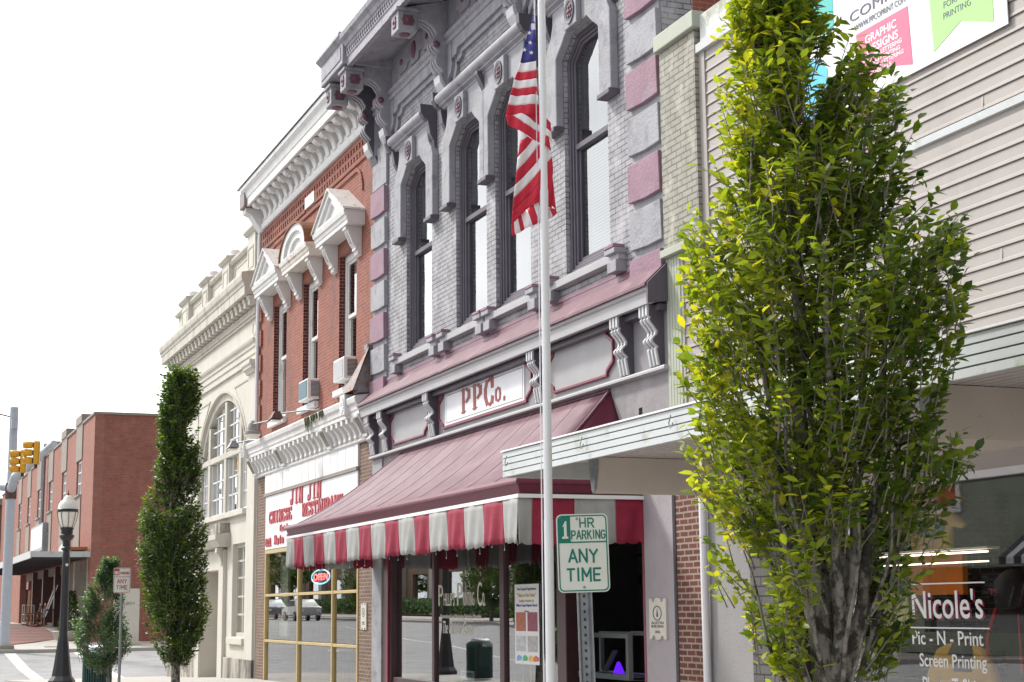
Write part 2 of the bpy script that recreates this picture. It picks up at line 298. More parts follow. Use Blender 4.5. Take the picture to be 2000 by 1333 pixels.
# ------------------------------------------------------------------ palette
m_asph = M("asphalt", (.29, .29, .295), .9, .1, 1.2, .5, 90, dirt=(.22, .22, .225), dpos=(.5, .66), dscale=1.1)
m_conc = M("pavement_concrete", (.42, .40, .37), .9, .1, 2, .3, 60, dirt=(.3, .28, .25), dpos=(.55, .75), dscale=1.5)
m_kerb = M("kerb_stone", (.36, .35, .33), .9, .12, 3, .3, 60)
m_mark = M("road_paint", (.62, .62, .6), .7, .08, 5, dirt=(.2, .2, .2), dpos=(.6, .68), dscale=6)
m_pave = brick("paving_brick", (.24, .085, .065), (.17, .06, .05), (.2, .17, .15), .2, .1)
m_gbrick = brick("grey_painted_brick", (.40, .40, .425), (.32, .32, .345), (.12, .12, .135), .215, .0755, .0068, .75, .8, dirt=(.50, .50, .54), dpos=(.48, .75), dscale=2.5, dstreak=1.4)
m_gplain = M("grey_painted_render", (.31, .315, .345), .7, .12, 2.5, .6, 28, dirt=(.19, .19, .215), dpos=(.50, .68), dscale=3.2)
m_gtrim = M("grey_painted_trim", (.30, .295, .335), .55, .15, 5, .25, 30, dirt=(.17, .165, .19), dpos=(.52, .7), dscale=4, streak=3)
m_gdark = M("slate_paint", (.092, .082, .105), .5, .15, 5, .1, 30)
m_gwood = M("pale_grey_woodwork", (.37, .37, .385), .55, .07, 2, .1, 12, dirt=(.38, .38, .39), dpos=(.55, .8), dscale=1.5, streak=.3)
m_silver = M("silver_paint", (.55, .56, .58), .4, .1, 6)  # pale silver for the bracket ribs and feet
m_pink = M("faded_pink_render", (.275, .165, .215), .75, .14, 2.5, .6, 25, dirt=(.27, .21, .26), dpos=(.5, .68), dscale=3)
m_maroon = M("maroon_trim", (.20, .028, .055), .4, .15, 6)
m_rosette = M("dusky_pink_rosette", (.15, .065, .09), .5, .2, 9)
m_roofpink = M("weathered_pink_metal", (.125, .050, .072), .45, .14, 1.5, .4, 3.5, dirt=(.20, .11, .142), dpos=(.42, .66), dscale=1.9)
m_roofpk2 = M("worn_pink_metal", (.135, .052, .078), .45, .16, 3, .3, 6, dirt=(.26, .15, .19), dpos=(.54, .70), dscale=2.6)
m_awnred = M("crimson_canvas", (.245, .011, .038), .8, .18, 5, .3, 12, dirt=(.19, .02, .045), dpos=(.5, .72), dscale=4, streak=3)
m_awnwht = M("off_white_canvas", (.33, .335, .33), .8, .08, 4, .15, 12, dirt=(.24, .235, .22), dpos=(.5, .75), dscale=4, streak=3)
m_redbrick = brick("weathered_red_brick", (.36, .105, .07), (.27, .075, .052), (.33, .2, .16), .205, .07, .008, .88, .6, dirt=(.15, .085, .075), dpos=(.50, .70), dscale=1.3, dstreak=3)
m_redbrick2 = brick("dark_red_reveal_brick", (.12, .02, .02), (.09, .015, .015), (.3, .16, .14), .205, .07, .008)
m_ltbrick = brick("brown_pier_brick", (.22, .13, .095), (.15, .085, .065), (.3, .25, .2), .2, .07, .01, .88, .5)
m_dkbrick = brick("dark_red_pier_brick", (.16, .05, .035), (.11, .035, .028), (.34, .27, .22), .2, .07, .011, .88, .5)
m_farbrick = brick("salmon_brick", (.40, .155, .11), (.32, .12, .085), (.33, .2, .17), .21, .072, .008, .88, .4, dirt=(.27, .12, .095), dpos=(.45, .7), dscale=.9)
m_olbrick = brick("olive_painted_brick", (.38, .365, .315), (.33, .32, .275), (.17, .165, .14), .24, .0765, .009, .75, .8, dirt=(.46, .45, .38), dpos=(.5, .7), dscale=5)
m_gybrick = brick("grey_painted_block", (.13, .125, .125), (.12, .115, .115), (.03, .03, .03), .3, .1, .008, .7, .8)
m_white = M("peeling_white_paint", (.66, .66, .66), .6, .06, 3, .2, 20, dirt=(.42, .39, .34), dpos=(.6, .74), dscale=5, streak=2.5)
m_white2 = M("clean_white_paint", (.76, .76, .77), .5, .04, 3, .05, 20)
m_oldwhite = M("weathered_white_wood", (.62, .61, .6), .75, .08, 4, .3, 25, dirt=(.27, .23, .2), dpos=(.55, .66), dscale=7, streak=4)
m_rust = M("rusted_sheet_metal", (.23, .22, .23), .55, .2, 5, .2, 20, metal=.3, dirt=(.25, .10, .04), dpos=(.48, .6), dscale=6)
m_hoodstain = M("rust_stained_white_paint", (.66, .63, .58), .6, .08, 3, .2, 20, dirt=(.34, .19, .10), dpos=(.52, .7), dscale=3.5)
m_cream = M("cream_limestone", (.56, .54, .485), .8, .06, 1.2, .15, 25, dirt=(.44, .41, .35), dpos=(.55, .8), dscale=1.6, streak=3)
m_cream2 = M("stained_limestone", (.50, .48, .425), .8, .08, 2, .2, 25, dirt=(.27, .25, .21), dpos=(.55, .72), dscale=2.2, streak=4)
m_plinth = M("soot_stained_plinth", (.42, .39, .34), .85, .1, 2, .2, 25, dirt=(.10, .09, .085), dpos=(.42, .58), dscale=1.6, streak=3)
m_conc2 = M("flute_shade_grey", (.27, .24, .215), .9, .1, 2, .2, 30)
m_gold = M("gold_anodised_frame", (.55, .42, .19), .38, .08, 4, metal=.35)
m_signwht = M("white_sign_board", (.78, .79, .83), .5, .04, 2, dirt=(.5, .5, .52), dpos=(.66, .74), dscale=5)
m_signred = M("red_sign_letters", (.44, .055, .07), .55, .12, 9, dirt=(.62, .36, .38), dpos=(.6, .68), dscale=14)
m_blackish = M("black_paint", (.035, .03, .04), .6, .1, 5)  # plain black for lettering, frames, wheels and other dark parts
m_bronze = M("dark_bronze_frame", (.07, .03, .04), .35, .15, 5)
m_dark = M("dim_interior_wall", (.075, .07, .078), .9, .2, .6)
m_room = M("restaurant_interior", (.34, .345, .32), .9, .2, .8)
m_floor = M("interior_floor", (.08, .07, .065), .7, .2, 1)
m_siding = M("mauve_vinyl_siding", (.335, .312, .292), .5, .06, 1.5, .08, 12, dirt=(.27, .25, .235), dpos=(.52, .75), dscale=1.3, streak=2.5)
m_sage = M("sage_green_panel", (.36, .39, .32), .55, .06, 3, .05, 20, dirt=(.36, .4, .32), dpos=(.55, .8), dscale=3)
m_canopy = M("algae_stained_aluminium", (.47, .50, .51), .45, .05, 2, .05, 20, dirt=(.27, .31, .21), dpos=(.56, .72), dscale=2.6)
m_soffit = M("mauve_soffit_metal", (.42, .375, .375), .6, .05, 2)
m_beige = M("beige_painted_board", (.52, .46, .41), .6, .07, 2, dirt=(.3, .25, .2), dpos=(.63, .68), dscale=5)
m_pipe = M("white_downpipe", (.72, .72, .76), .4, .05, 3)
m_steel = M("galvanised_steel", (.30, .32, .34), .42, .14, 7, .1, 30, metal=.55, dirt=(.2, .21, .23), dpos=(.5, .7), dscale=9)
m_alu = M("white_flagpole_paint", (.78, .79, .82), .22, .03, 2)
m_black = M("black_cast_iron", (.025, .027, .033), .35, .2, 6, .05, 30)
m_yellow = M("signal_yellow", (.66, .34, .02), .4, .08, 6)
m_globe = M("milky_lamp_glass", (.85, .84, .76), .25, .06, 5)
m_greenp = M("sign_green", (0, .17, .12), .35, .06, 5)
m_signface = M("sign_face_white", (.70, .71, .66), .35, .05, 4, dirt=(.5, .5, .42), dpos=(.58, .8), dscale=9)
m_signr = M("sign_red", (.40, .02, .04), .4, .1, 6)
m_bin = M("dark_green_bin", (.012, .055, .048), .4, .2, 5)
m_brkdark = M("brown_metal", (.10, .04, .035), .5, .1, 4)
g_up = glass("upper_window_glass", (.55, .6, .62), .10, .14)
g_red = glass("old_window_glass", (.35, .37, .38), .03, .15)
g_shop = glass("shop_glass", (.75, .8, .8), .16, 0)
g_dim = glass("restaurant_glass", (.72, .74, .70), .02, 0, 1.5)
g_bank = glass("bank_glass", (.4, .45, .5), .28, .12)

# ------------------------------------------------------------------ ground, roads, pavements
GX = [-1500, -300, -104, -80, -70, -64.6, -64.5, -58, -51.5, -38, 0, 60, 1500]
GZ = [3.5, 2.2, .95, .85, .35, .2, .2, -.2, -.42, 0, 0, 0, 0]
def g(x): return float(np.interp(x, GX, GZ))
def sheet(x0, x1, y0, y1, off, side=0.):
    """sheet (or slab, with side > 0) following the slope of the street"""
    xs = sorted({x0, x1, *[x for x in GX if x0 < x < x1]}); b = B(); n = len(xs)
    b.add([(x, y, g(x) + off) for x in xs for y in (y0, y1)], [(2 * i, 2 * i + 2, 2 * i + 3, 2 * i + 1) for i in range(n - 1)])
    if side:
        b.add([(x, y, g(x) + off - d) for x in xs for y in (y0, y1) for d in (0, side)], [f for i in range(n - 1) for f in ((4 * i, 4 * i + 1, 4 * i + 5, 4 * i + 4), (4 * i + 2, 4 * i + 6, 4 * i + 7, 4 * i + 3))] + [(0, 2, 3, 1), (4 * n - 4, 4 * n - 3, 4 * n - 1, 4 * n - 2)])
    return b
def struct(name, b, mt, **k): o = b.build(name, mt, **k); o["kind"] = "structure"; return o
struct("road", sheet(-1500, 1500, -1500, 1500, -.13), m_asph)
struct("pavement", sheet(-51.2, 40, -4.5, 1.2, 0, .13), m_conc)
struct("kerb", sheet(-51.2, 40, -4.68, -4.5, 0, .13), m_kerb)
struct("kerb", sheet(-51.5, -51.2, -4.68, 45, .0, .13), m_kerb)
struct("pavement", sheet(-51.2, -49.9, 1.2, 45, 0, .13), m_conc)
struct("pavement", sheet(-300, -64.75, -4.5, 45, 0, .13), m_conc)
struct("kerb", sheet(-300, -64.5, -4.68, -4.5, 0, .13), m_kerb)
struct("kerb", sheet(-64.75, -64.5, -4.5, 45, 0, .13), m_kerb)
pb = B(); P = [(-66.5, -4.3), (-72.5, -.75), (-80, -.75), (-104, -.75), (-104, -4.3), (-80, -4.3), (-70, -4.3)]
pb.add([(x, y, g(x) + .004) for x, y in P], [(0, 6, 1), (6, 5, 2, 1), (5, 4, 3, 2)]); struct("brick_paving", pb, m_pave)
struct("crosswalk_line", sheet(-64.4, -51.6, -3.75, -3.35, -.126), m_mark)
struct("crosswalk_line", sheet(-64.4, -51.6, -1.2, -.85, -.126), m_mark)
ln = B(); 
for x in (-62, -50, -38, -26): ln.add([(x, -21.8, g(x) - .126), (x + .14, -21.8, g(x) - .126), (x + 2.6, -16.9, g(x) - .126), (x + 2.46, -16.9, g(x) - .126)], [(0, 1, 2, 3)])
struct("parking_bay_lines", ln, m_mark)
struct("centre_line", sheet(-140, 40, -14.1, -13.98, -.126), m_mark)
struct("pavement", sheet(-220, 40, -30, -22.3, 0, .13), m_conc)
struct("kerb", sheet(-220, 40, -22.3, -22.1, 0, .13), m_kerb)
struct("brick_paving", sheet(-220, 40, -24.8, -23.2, .004), m_pave)
dr = B().box(-66.9, -66.0, -2.1, -1.6, g(-66.5) - .02, g(-66.5) + .012); o = dr.build("drain_cover", m_conc2); tag(o, "small rusty drain cover in the pavement at the far corner", "drain cover")
# ------------------------------------------------------------------ grey painted brick building with the mansard-like pink roof strip
GB = thing("grey_brick_building", (-22.5, 3, 0), "grey painted two storey brick building with pink trim, bracketed cornice and striped awning", "building")
WC = [-25.78, -23.16, -21.38, -18.72]; HW = .70
def wopen(c, s=1.0, k=0.):   # opening outline with clipped top corners
    a = HW * s
    return [(c - a, 6.06 - k), (c - a, 9.12 + k * .4), (c - a * .5, 9.40 + k), (c + a * .5, 9.40 + k), (c + a, 9.12 + k * .4), (c + a, 6.06 - k)]
wb = B().wall(-28.46, -16.42, 4.36, 11.75, 0, .42, [(c - HW, c + HW, 6.06, 9.40) for c in WC])
for c in WC:
    for sg in (-1, 1): wb.prism([(c + sg * HW, 9.12), (c + sg * HW, 9.3985), (c + sg * HW * .5, 9.3985)], .001, .419)
wb.build("front_wall", m_gbrick, GB)
m_lowwall = M("smudged_grey_render", (.25, .235, .25), .75, .1, 1.5, .3, 20, dirt=(.36, .345, .36), dpos=(.45, .7), dscale=1.7)
lo = B().wall(-28.46, -16.42, -.3, 4.36, 0, .42, [(-27.8, -17.2, .28, 3.04)]); lo.build("shopfront_wall", m_lowwall, GB)
B().box(-28.46, -28.2, .42, 16, -.3, 11.6).box(-16.7, -16.42, .42, 16, -.3, 11.6).box(-28.2, -16.7, 15.7, 16, -.3, 11.6).build("side_wall", m_redbrick, GB)
B().box(-28.2, -16.7, .42, 15.7, 11.3, 11.5).box(-28.2, -16.7, .42, 15.7, 4.6, 4.8).build("roof", m_conc2, GB)
# quoins, alternating pink and grey, with the thin bare course between them
q = 0
for x0, x1 in ((-28.44, -27.56), (-17.29, -16.43)):
    for i in range(7):
        z1 = 9.42 - .602 * i if i else 9.42; z0 = z1 - .50
        if x0 < -20: z1 += .0
        qb = B().prism([(x0 + .01 * (i % 2), z0 + .03), (x0, z1), (x1 - .02, z1), (x1, z0 + .01), (x1 - .4, z0)], -.095 if i % 2 == 0 else -.085, 0)
        qb.build("quoin", m_pink if i % 2 == (0 if x0 < -20 else 0) else m_gplain, GB, bevel=.008)
    B().box(x0 + .02, x1 - .02, -.03, 0, 5.75, 9.47).build("quoin_backing", m_gplain, GB)
    B().box(x0, x1, -.055, 0, 9.47, 10.25).build("pilaster", m_gplain, GB, bevel=.01)
def win_grey(c, k):
    fr = B().ring(wopen(c, 1.0, -.001), wopen(c, .91, -.07), .06, .2)
    fr.ring(wopen(c, .91, -.07), wopen(c, .85, -.12), .085, .22).ring(wopen(c, .85, -.12), wopen(c, .79, -.16), .11, .24)
    W = fr.build("window", m_gdark, GB, bevel=.012)
    a = HW * .79
    sb = B().box(c - a, c + a, .10, .20, 7.80, 7.88).box(c - a, c - a + .045, .15, .20, 6.26, 7.80).box(c + a - .045, c + a, .15, .20, 6.26, 7.80).box(c - a, c + a, .15, .2, 6.2, 6.28)
    sb.build("sash", m_gdark, W, bevel=.005)
    B().prism([(c - a, 7.88), (c - a, 8.98), (c - a * .5, 9.2), (c + a * .5, 9.2), (c + a, 8.98), (c + a, 7.88)], .135, .141).build("pane", g_up, W)
    B().box(c - a, c + a, .17, .176, 6.27, 7.80).build("pane", g_up, W)
    rb = B()
    if k == 3:
        for j in range(34): rb.prism([(.22, 6.3 + j * .044), (.222, 6.302 + j * .044), (.246, 6.33 + j * .044), (.244, 6.328 + j * .044)], c - a + .22, c + a, 'x')
        rb.build("blind", m_white2, W)
        B().box(c - a, c + a, .45, .46, 7.9, 9.2).build("roller_blind", M("pale_blind", (.5, .52, .55), .8), W)
    elif k == 1: B().box(c - a + .35, c + a, .40, .41, 7.8, 9.2).box(c - a + .55, c + a, .42, .43, 6.1, 7.8).build("curtain", m_white2, W)
    elif k == 2: B().box(c - a + .30, c + a, .40, .41, 6.1, 9.2).build("curtain", m_white2, W)
    else: B().box(c - a, c + a, .40, .41, 7.8, 9.2).build("curtain", M("grey_curtain", (.36, .38, .42), .8, .1, 6), W)
    B().box(c - HW - .02, c + HW + .02, -.03, .2, 5.99, 6.058).build("sill_nosing", m_gtrim, W)
    return W
for k, c in enumerate(WC): win_grey(c, k)
B().box(-28.1, -16.9, 2.2, 2.3, 4.9, 11.2).build("interior_wall", m_dark, GB)
# hoods over the windows
def hood(c, xl, xr):
    half = lambda s_, e: [(c + s_ * 1.06, 8.17), (c + s_ * 1.06, 9.24), (c + s_ * .98, 9.38), (c + s_ * .86, 9.50), (c + s_ * .80, 9.66), (c + s_ * .79, 9.84)] if not e else [(c + s_ * e, z) for z in (8.17, 9.24, 9.38, 9.50, 9.66, 9.84)]
    o = half(-1, xl) + half(1, xr)[::-1]
    i = [(c - HW, 8.17), (c - HW, 9.12), (c - .66, 9.16), (c - .5, 9.27), (c - .42, 9.34), (c - .35, 9.40), (c + .35, 9.40), (c + .42, 9.34), (c + .5, 9.27), (c + .66, 9.16), (c + HW, 9.12), (c + HW, 8.17)]
    H = B().ring(o, i, -.12, 0, closed=False).build("window_hood", m_gplain, GB, bevel=.015)
    each("hood_foot", m_gdark, H, [B().box(c - (xl + .0 if xl else 1.08), c - HW - .002, -.16, 0, 8.10, 8.169), B().box(c + HW + .002, c + (xr if xr else 1.08), -.16, 0, 8.10, 8.169)], bevel=.01)
    B().box(c - .21, c + .19, -.20, -.121, 9.36, 9.80).build("keystone", m_gplain, H, bevel=.012)
    return H
for c in WC: 
    H = hood(c, .889 if c == WC[2] else 0, .889 if c == WC[1] else 0)
    rr = B().lathe((c - .01, -.2, 9.58), [(.148, 0), (.15, -.02), (.115, -.012), (.11, -.004)], 20, 'y'); A = rr.v; rr.v = [(x, y, 9.58 + (z - 9.58) * 1.18) for x, y, z in A]
    rr.build("rosette_ring", m_gdark, H, smooth=40)
    fl = B()
    for a in range(6): fl.lathe((c - .01 + .06 * math.cos(a * 1.047), -.205, 9.58 + .075 * math.sin(a * 1.047)), [(.026, 0), (.022, -.014), (.008, -.018)], 8, 'y')
    fl.lathe((c - .01, -.205, 9.58), [(.032, 0), (.026, -.022), (.008, -.026)], 10, 'y').build("rosette", m_rosette, H, smooth=40)
# round hood mouldings (one per outer window, one long one over the middle pair)
mould = [(0, 9.83), (-.13, 9.83), (-.14, 9.86), (-.2, 9.88), (-.2, 9.905)] + [(-.20 - .085 * math.cos(R(a)) , 9.995 + .085 * math.sin(R(a))) for a in range(-80, 100, 20)] + [(-.1, 10.09), (0, 10.11)]
for x0, x1 in ((-26.85, -24.85), (-24.2, -20.36), (-19.72, -17.7)):
    MM = B().prism(mould, x0, x1, 'x').build("hood_moulding", m_gtrim, GB, smooth=35)
    for x in (x0, x1):
        B().prism([(0, 10.12), (-.31, 10.12), (-.30, 9.98), (-.24, 9.88), (-.17, 9.84), (-.15, 9.72), (-.13, 9.62), (-.07, 9.5), (-.05, 9.38), (0, 9.34)], x - .06, x + .06, 'x').build("moulding_stop", m_gdark, MM, bevel=.008)
B().prism([(0, 9.6), (-.17, 9.84), (-.24, 9.88), (-.24, 9.83), (-.10, 9.55)], -22.32, -22.2, 'x').build("moulding_stop", m_gdark, GB)
# sills with lugs
for c, l, r in ((WC[0], -26.96, -24.58), (WC[1], -24.36, -22.36), (WC[2], -22.26, -20.22), (WC[3], -19.9, -17.56)):
    S = B().box(l, r, -.115, 0, 5.90, 6.005).build("window_sill", m_gwood, GB, bevel=.008)
    for x in (l + .13, r - .13):
        B().box(x - .13, x + .13, -.15, 0, 5.75, 5.898).box(x - .15, x + .15, -.18, -.0, 5.98, 6.05).build("sill_lug", m_gtrim, S, bevel=.008)
        B().box(x - .14, x + .14, -.19, -.02, 6.052, 6.10).build("lug_cap", m_pink, S, bevel=.01)
# arched panel bands under the cornice
def band(x0, x1, d, y0, y1):
    xs = [(x0, 10.13), (x0 + .02, 10.28), (x0 + .16, 10.40), (x0 + .22, 10.52), (x0 + .2, 10.60), (x0 + .42, 10.62), (x0 + .46, 10.70)]
    L = [(x + d, z - d * .9) for x, z in xs]; Rr = [(x1 - (x - x0), z) for x, z in L][::-1]
    inner = L + [(x, z) for x, z in Rr]
    outer = [(x0 - .0 if i == 0 else p[0] - .0, 10.95) for i, p in enumerate(inner)]
    b = B(); n = len(inner)
    for i in range(n - 1): b.add([(inner[i][0], y, inner[i][1]) for y in (y0, y1)] + [(inner[i + 1][0], y, inner[i + 1][1]) for y in (y0, y1)] + [(inner[i][0], y0, 10.95), (inner[i + 1][0], y0, 10.95)], [(0, 2, 5, 4), (0, 1, 3, 2)])
    return b
bays = [(-27.15, -24.28), (-23.95, -20.98), (-20.65, -17.75)]
for x0, x1 in bays:
    band(x0, x1, 0, -.11, -.055).build("panel_band", m_gtrim, GB, recalc=False); band(x0, x1, .1, -.055, 0).build("panel_band", m_gplain, GB, recalc=False)
for x in (-28.44, -27.3, -24.12, -20.82, -17.6, -16.42):
    hw = .16 if x not in (-28.44, -16.42) else .3
    B().box(max(x - hw, -28.45), min(x + hw, -16.43), -.112, 0, 10.12, 10.95).build("panel_pier", m_gplain, GB)
arch = [(0, 10.90), (-.13, 10.90), (-.15, 10.93), (-.15, 10.97), (-.12, 10.99), (-.16, 11.02), (-.19, 11.06), (-.15, 11.09), (-.12, 11.10), (0, 11.10)]
B().prism(arch, -28.46, -16.42, 'x').build("architrave", m_gtrim, GB, bevel=.004)
B().box(-28.46, -16.42, -.085, 0, 11.10, 11.74).build("frieze", m_gplain, GB)
for k, c in enumerate((-25.7, -22.45, -19.2)):
    fb = B(); P = [(-1.1, 11.52), (-1.05, 11.34), (-.9, 11.30), (-.86, 11.22), (-.5, 11.22), (-.42, 11.3), (-.25, 11.32), (-.2, 11.18), (.2, 11.18), (.25, 11.32), (.42, 11.3), (.5, 11.22), (.86, 11.22), (.9, 11.30), (1.05, 11.34), (1.1, 11.52), (.95, 11.6), (.45, 11.62), (.2, 11.66), (-.2, 11.66), (-.45, 11.62), (-.95, 11.6)]
    F = fb.prism([(c + x, z) for x, z in P], -.12, -.085).build("frieze_scroll", m_gtrim, GB, bevel=.006)
    o = B().lathe((c, -.12, 11.42), [(.1, 0), (.09, -.03), (.03, -.04)], 18, 'y'); o.v = [(x, y, 11.42 + (z - 11.42) * 1.7) for x, y, z in o.v]; o.build("oval_boss", m_rosette, F, smooth=40)
    for s_ in (-.72, .72): B().lathe((c + s_, -.12, 11.42), [(.06, 0), (.05, -.025), (.02, -.03)], 14, 'y').build("round_boss", m_rosette, F, smooth=40)
# cornice
B().prism([(-.085, 11.76), (-.085, 11.72), (-.12, 11.70), (-.16, 11.70), (-.2, 11.66), (-.82, 11.53), (-.86, 11.46), (-.97, 11.45), (-.97, 11.60), (-.99, 11.61), (-.99, 11.80), (-1.02, 11.82), (-1.05, 11.88), (-1.12, 11.93), (-1.14, 12.02), (-1.1, 12.04), (0, 12.1)], -27.05, -16.42, 'x').build("cornice", m_gtrim, GB, bevel=.006)
db = B()
for i in range(88):
    x = -26.95 + i * .12
    if x < -16.5: db.ring(arc(x + .05, 11.705, .05, .065, 60, 330, 5), arc(x + .05, 11.705, .03, .045, 60, 330, 5), -1.012, -.99, closed=False)
db.build("cornice_scrollwork", m_gtrim, GB)
for x0, x1 in ((-28.58, -27.05),):
    K = B().box(x0, x1, -1.06, 0, 11.50, 11.92).build("cornice_end_block", m_gtrim, GB, bevel=.015)
    B().prism([(0, 12.18), (-1.14, 12.10), (-1.16, 12.0), (-1.06, 11.92), (0, 11.92)], x0 - .05, x1 + .03, 'x').build("block_cap", m_gtrim, K, bevel=.01)
    B().box(x0 + .1, x1 - .1, -1.075, -1.06, 11.60, 11.84).build("block_panel", m_gplain, K)
def cbracket(x, w=.34):
    h = w / 2
    prof = [(-.085, 11.7), (-.9, 11.46), (-.9, 11.34), (-.66, 11.30), (-.52, 11.29), (-.38, 11.22), (-.30, 11.10), (-.31, 11.04), (-.36, 10.99), (-.37, 10.91), (-.33, 10.83), (-.25, 10.78), (-.30, 10.72), (-.32, 10.63), (-.29, 10.55), (-.22, 10.48), (-.18, 10.44), (-.24, 10.40), (-.20, 10.30), (-.12, 10.14), (-.055, 10.12)]
    BR = B().prism([(y * .93 if i > 3 else y, z) for i, (y, z) in enumerate(prof)] , x - h * .92, x + h * .92, 'x').build("cornice_bracket", m_gdark if x < -28 else m_gtrim, GB, bevel=.006)
    rb = B(); core = prof[3:17]
    back = [(y + .07, z + .01) for y, z in core]
    for r in (-1, 0, 1): rb.ring(core, back, x + r * h * .68 - .032, x + r * h * .68 + .032, 'x', closed=False)
    rb.build("bracket_ribs", m_gtrim, BR, bevel=.012, smooth=40)
    B().box(x - h - .02, x + h + .02, -.98, -.64, 11.06, 11.40).build("bracket_block", m_gplain, BR, bevel=.012)
    B().box(x - h - .05, x + h + .05, -1.02, -.62, 11.40, 11.46).build("block_moulding", m_gtrim, BR, bevel=.012)
    od = [(-.72, 11.33), (-.90, 11.33), (-.90, 11.28), (-.93, 11.24), (-.90, 11.2), (-.90, 11.15), (-.72, 11.15), (-.72, 11.2), (-.69, 11.24), (-.72, 11.28)]
    rp = [(x - .07, 11.33), (x + .07, 11.33), (x + .07, 11.27), (x + .09, 11.235), (x + .07, 11.2), (x + .07, 11.14), (x - .07, 11.14), (x - .07, 11.2), (x - .09, 11.235), (x - .07, 11.27)]
    each("block_rosette", m_rosette, BR, [B().prism(rp, -1.0, -.98).lathe((x, -.99, 11.235), [(.04, 0), (.03, -.03)], 8, "y"), B().prism(od, x + h + .02, x + h + .035, "x").lathe((x + h + .03, -.81, 11.24), [(.04, 0), (.03, .03)], 8, "x"), B().prism(od, x - h - .035, x - h - .02, "x"), B().lathe((x, -.81, 11.06), [(.10, 0), (.09, -.025), (.02, -.03)], 12)], bevel=.01)
    B().lathe((x, -.30, 10.90), [(.045, -h - .01), (.06, -h + .01), (.06, h - .0), (.045, h + .02), (.015, h + .03)], 14, 'x').build("side_boss", m_rosette, BR, smooth=40)
    B().prism([(-.12, 10.44), (-.255, 10.38), (-.23, 10.26), (-.15, 10.13), (-.12, 10.13)], x - h * .85, x + h * .85, 'x').build("bracket_foot", m_silver, BR, bevel=.01)
    B().prism([(-.06, 9.98), (-.11, 10.12), (0, 10.12), (0, 9.98)], x - h - .02, x + h + .02, 'x').build("foot_moulding", m_gdark, BR)
for x in (-28.3, -27.28, -24.12, -20.82, -17.5): cbracket(x)
# pink pent roof and its fascia
PR = B().prism([(0, 5.74), (-.02, 5.74), (-.04, 5.64), (-.33, 5.36), (-.33, 5.33), (-.30, 5.33), (0, 5.5)], -28.5, -16.42, 'x').build("pent_roof", m_roofpk2, GB)
B().prism([(0, 5.5), (-.29, 5.33), (-.29, 5.29), (-.26, 5.27), (-.26, 5.13), (-.20, 5.13), (-.20, 5.16), (0, 5.16)], -28.5, -16.42, 'x').build("roof_fascia", m_gwood, PR, bevel=.004)
B().prism([(0, 5.66), (-.31, 5.36), (-.31, 5.12), (0, 5.16)], -16.42, -16.38, 'x').build("fascia_end_plate", m_gdark, PR)
fl = B()
for a, b_ in ((-28.3, -26.75), (-26.6, -24.9), (-24.6, -22.4), (-22.2, -20.4), (-20.1, -17.8), (-17.5, -16.5)): fl.box(a, b_, -.03, 0, 5.72, 5.77)
fl.build("roof_flashing", m_pink, PR)
# frieze with wavy ribbed brackets and bordered panels
B().box(-28.46, -16.42, -.015, 0, 4.40, 5.15).build("shop_frieze", M("shaded_grey_woodwork", (.235, .225, .245), .55, .08, 2, .1, 12, dirt=(.22, .21, .23), dpos=(.55, .8), dscale=1.5), GB)  # overhang's shade put into a darker grey than the other woodwork
B().box(-28.44, -16.44, -.14, -.015, 5.06, 5.128).build("soffit_shade_strip", m_gdark, GB)  # added dark strip for the dark soffit underside and the overhang's shade
B().prism([(0, 4.40), (-.09, 4.40), (-.1, 4.38), (-.1, 4.355), (-.06, 4.345), (0, 4.34)], -28.46, -16.42, 'x').build("frieze_moulding", m_gwood, GB)
zz = [5.13, 5.0, 4.985, 4.96, 4.92, 4.87, 4.82, 4.78, 4.75, 4.72, 4.69, 4.66, 4.63, 4.61, 4.41]
yy = [-.235, -.235, -.205, -.225, -.205, -.16, -.125, -.13, -.165, -.19, -.185, -.15, -.115, -.135, -.10]
def fbracket(x):
    h = .125
    FB = B().prism([(0, 5.13)] + [(y + .028, z) for y, z in zip(yy, zz)] + [(0, 4.41)], x - h, x + h, 'x').build("frieze_bracket", m_gdark, GB)
    rb = B()
    for r in (-1, 0, 1):
        core = [(y, z) for y, z in zip(yy, zz)]; rb.ring(core, [(y + .035, z) for y, z in core], x + r * .088 - .024, x + r * .088 + .024, 'x', closed=False)
    rb.build("bracket_ribs", m_silver, FB, bevel=.006)
for x in (-28.22, -27.42, -24.82, -20.24, -17.5, -16.68): fbracket(x)
def panel(x0, x1, z0, z1, face, d=.2, e=.16):
    def shp(k): 
        a, b_, c, f = x0 + k, x1 - k, z0 + k, z1 - k
        cl = [(a + d, f), (a + d - .02, f - .06), (a + d * .35, f - e * .75), (a, f - e)]; cl2 = [(a, c + e), (a + d * .35, c + e * .75), (a + d - .02, c + .06), (a + d, c)]
        l = cl + cl2; r = [(x1 + x0 - x, z) for x, z in l][::-1]; return l + r
    PF = B().ring(shp(0), shp(.035), -.05, -.015).build("frieze_panel", m_maroon, GB, bevel=.006)
    B().prism(shp(.036), -.028, -.016).build("panel_face", face, PF)
    return PF
panel(-27.32, -25.18, 4.49, 5.10, m_gwood); pf2 = panel(-24.64, -20.62, 4.49, 5.10, m_gwood); panel(-20.04, -17.92, 4.49, 5.10, m_gwood)
B().box(-24.32, -20.9, -.04, -.029, 4.535, 5.055).build("name_board", m_signwht, pf2)
nb = B().ring([(-24.27, 4.57), (-20.95, 4.57), (-20.95, 5.02), (-24.27, 5.02)], [(-24.262, 4.578), (-20.958, 4.578), (-20.958, 5.012), (-24.262, 5.012)], -.0425, -.04); nb.build("board_line", m_blackish, pf2)
m_ppc = M("brick_red_letters", (.27, .06, .05), .6, .1, 8)
lt = B()
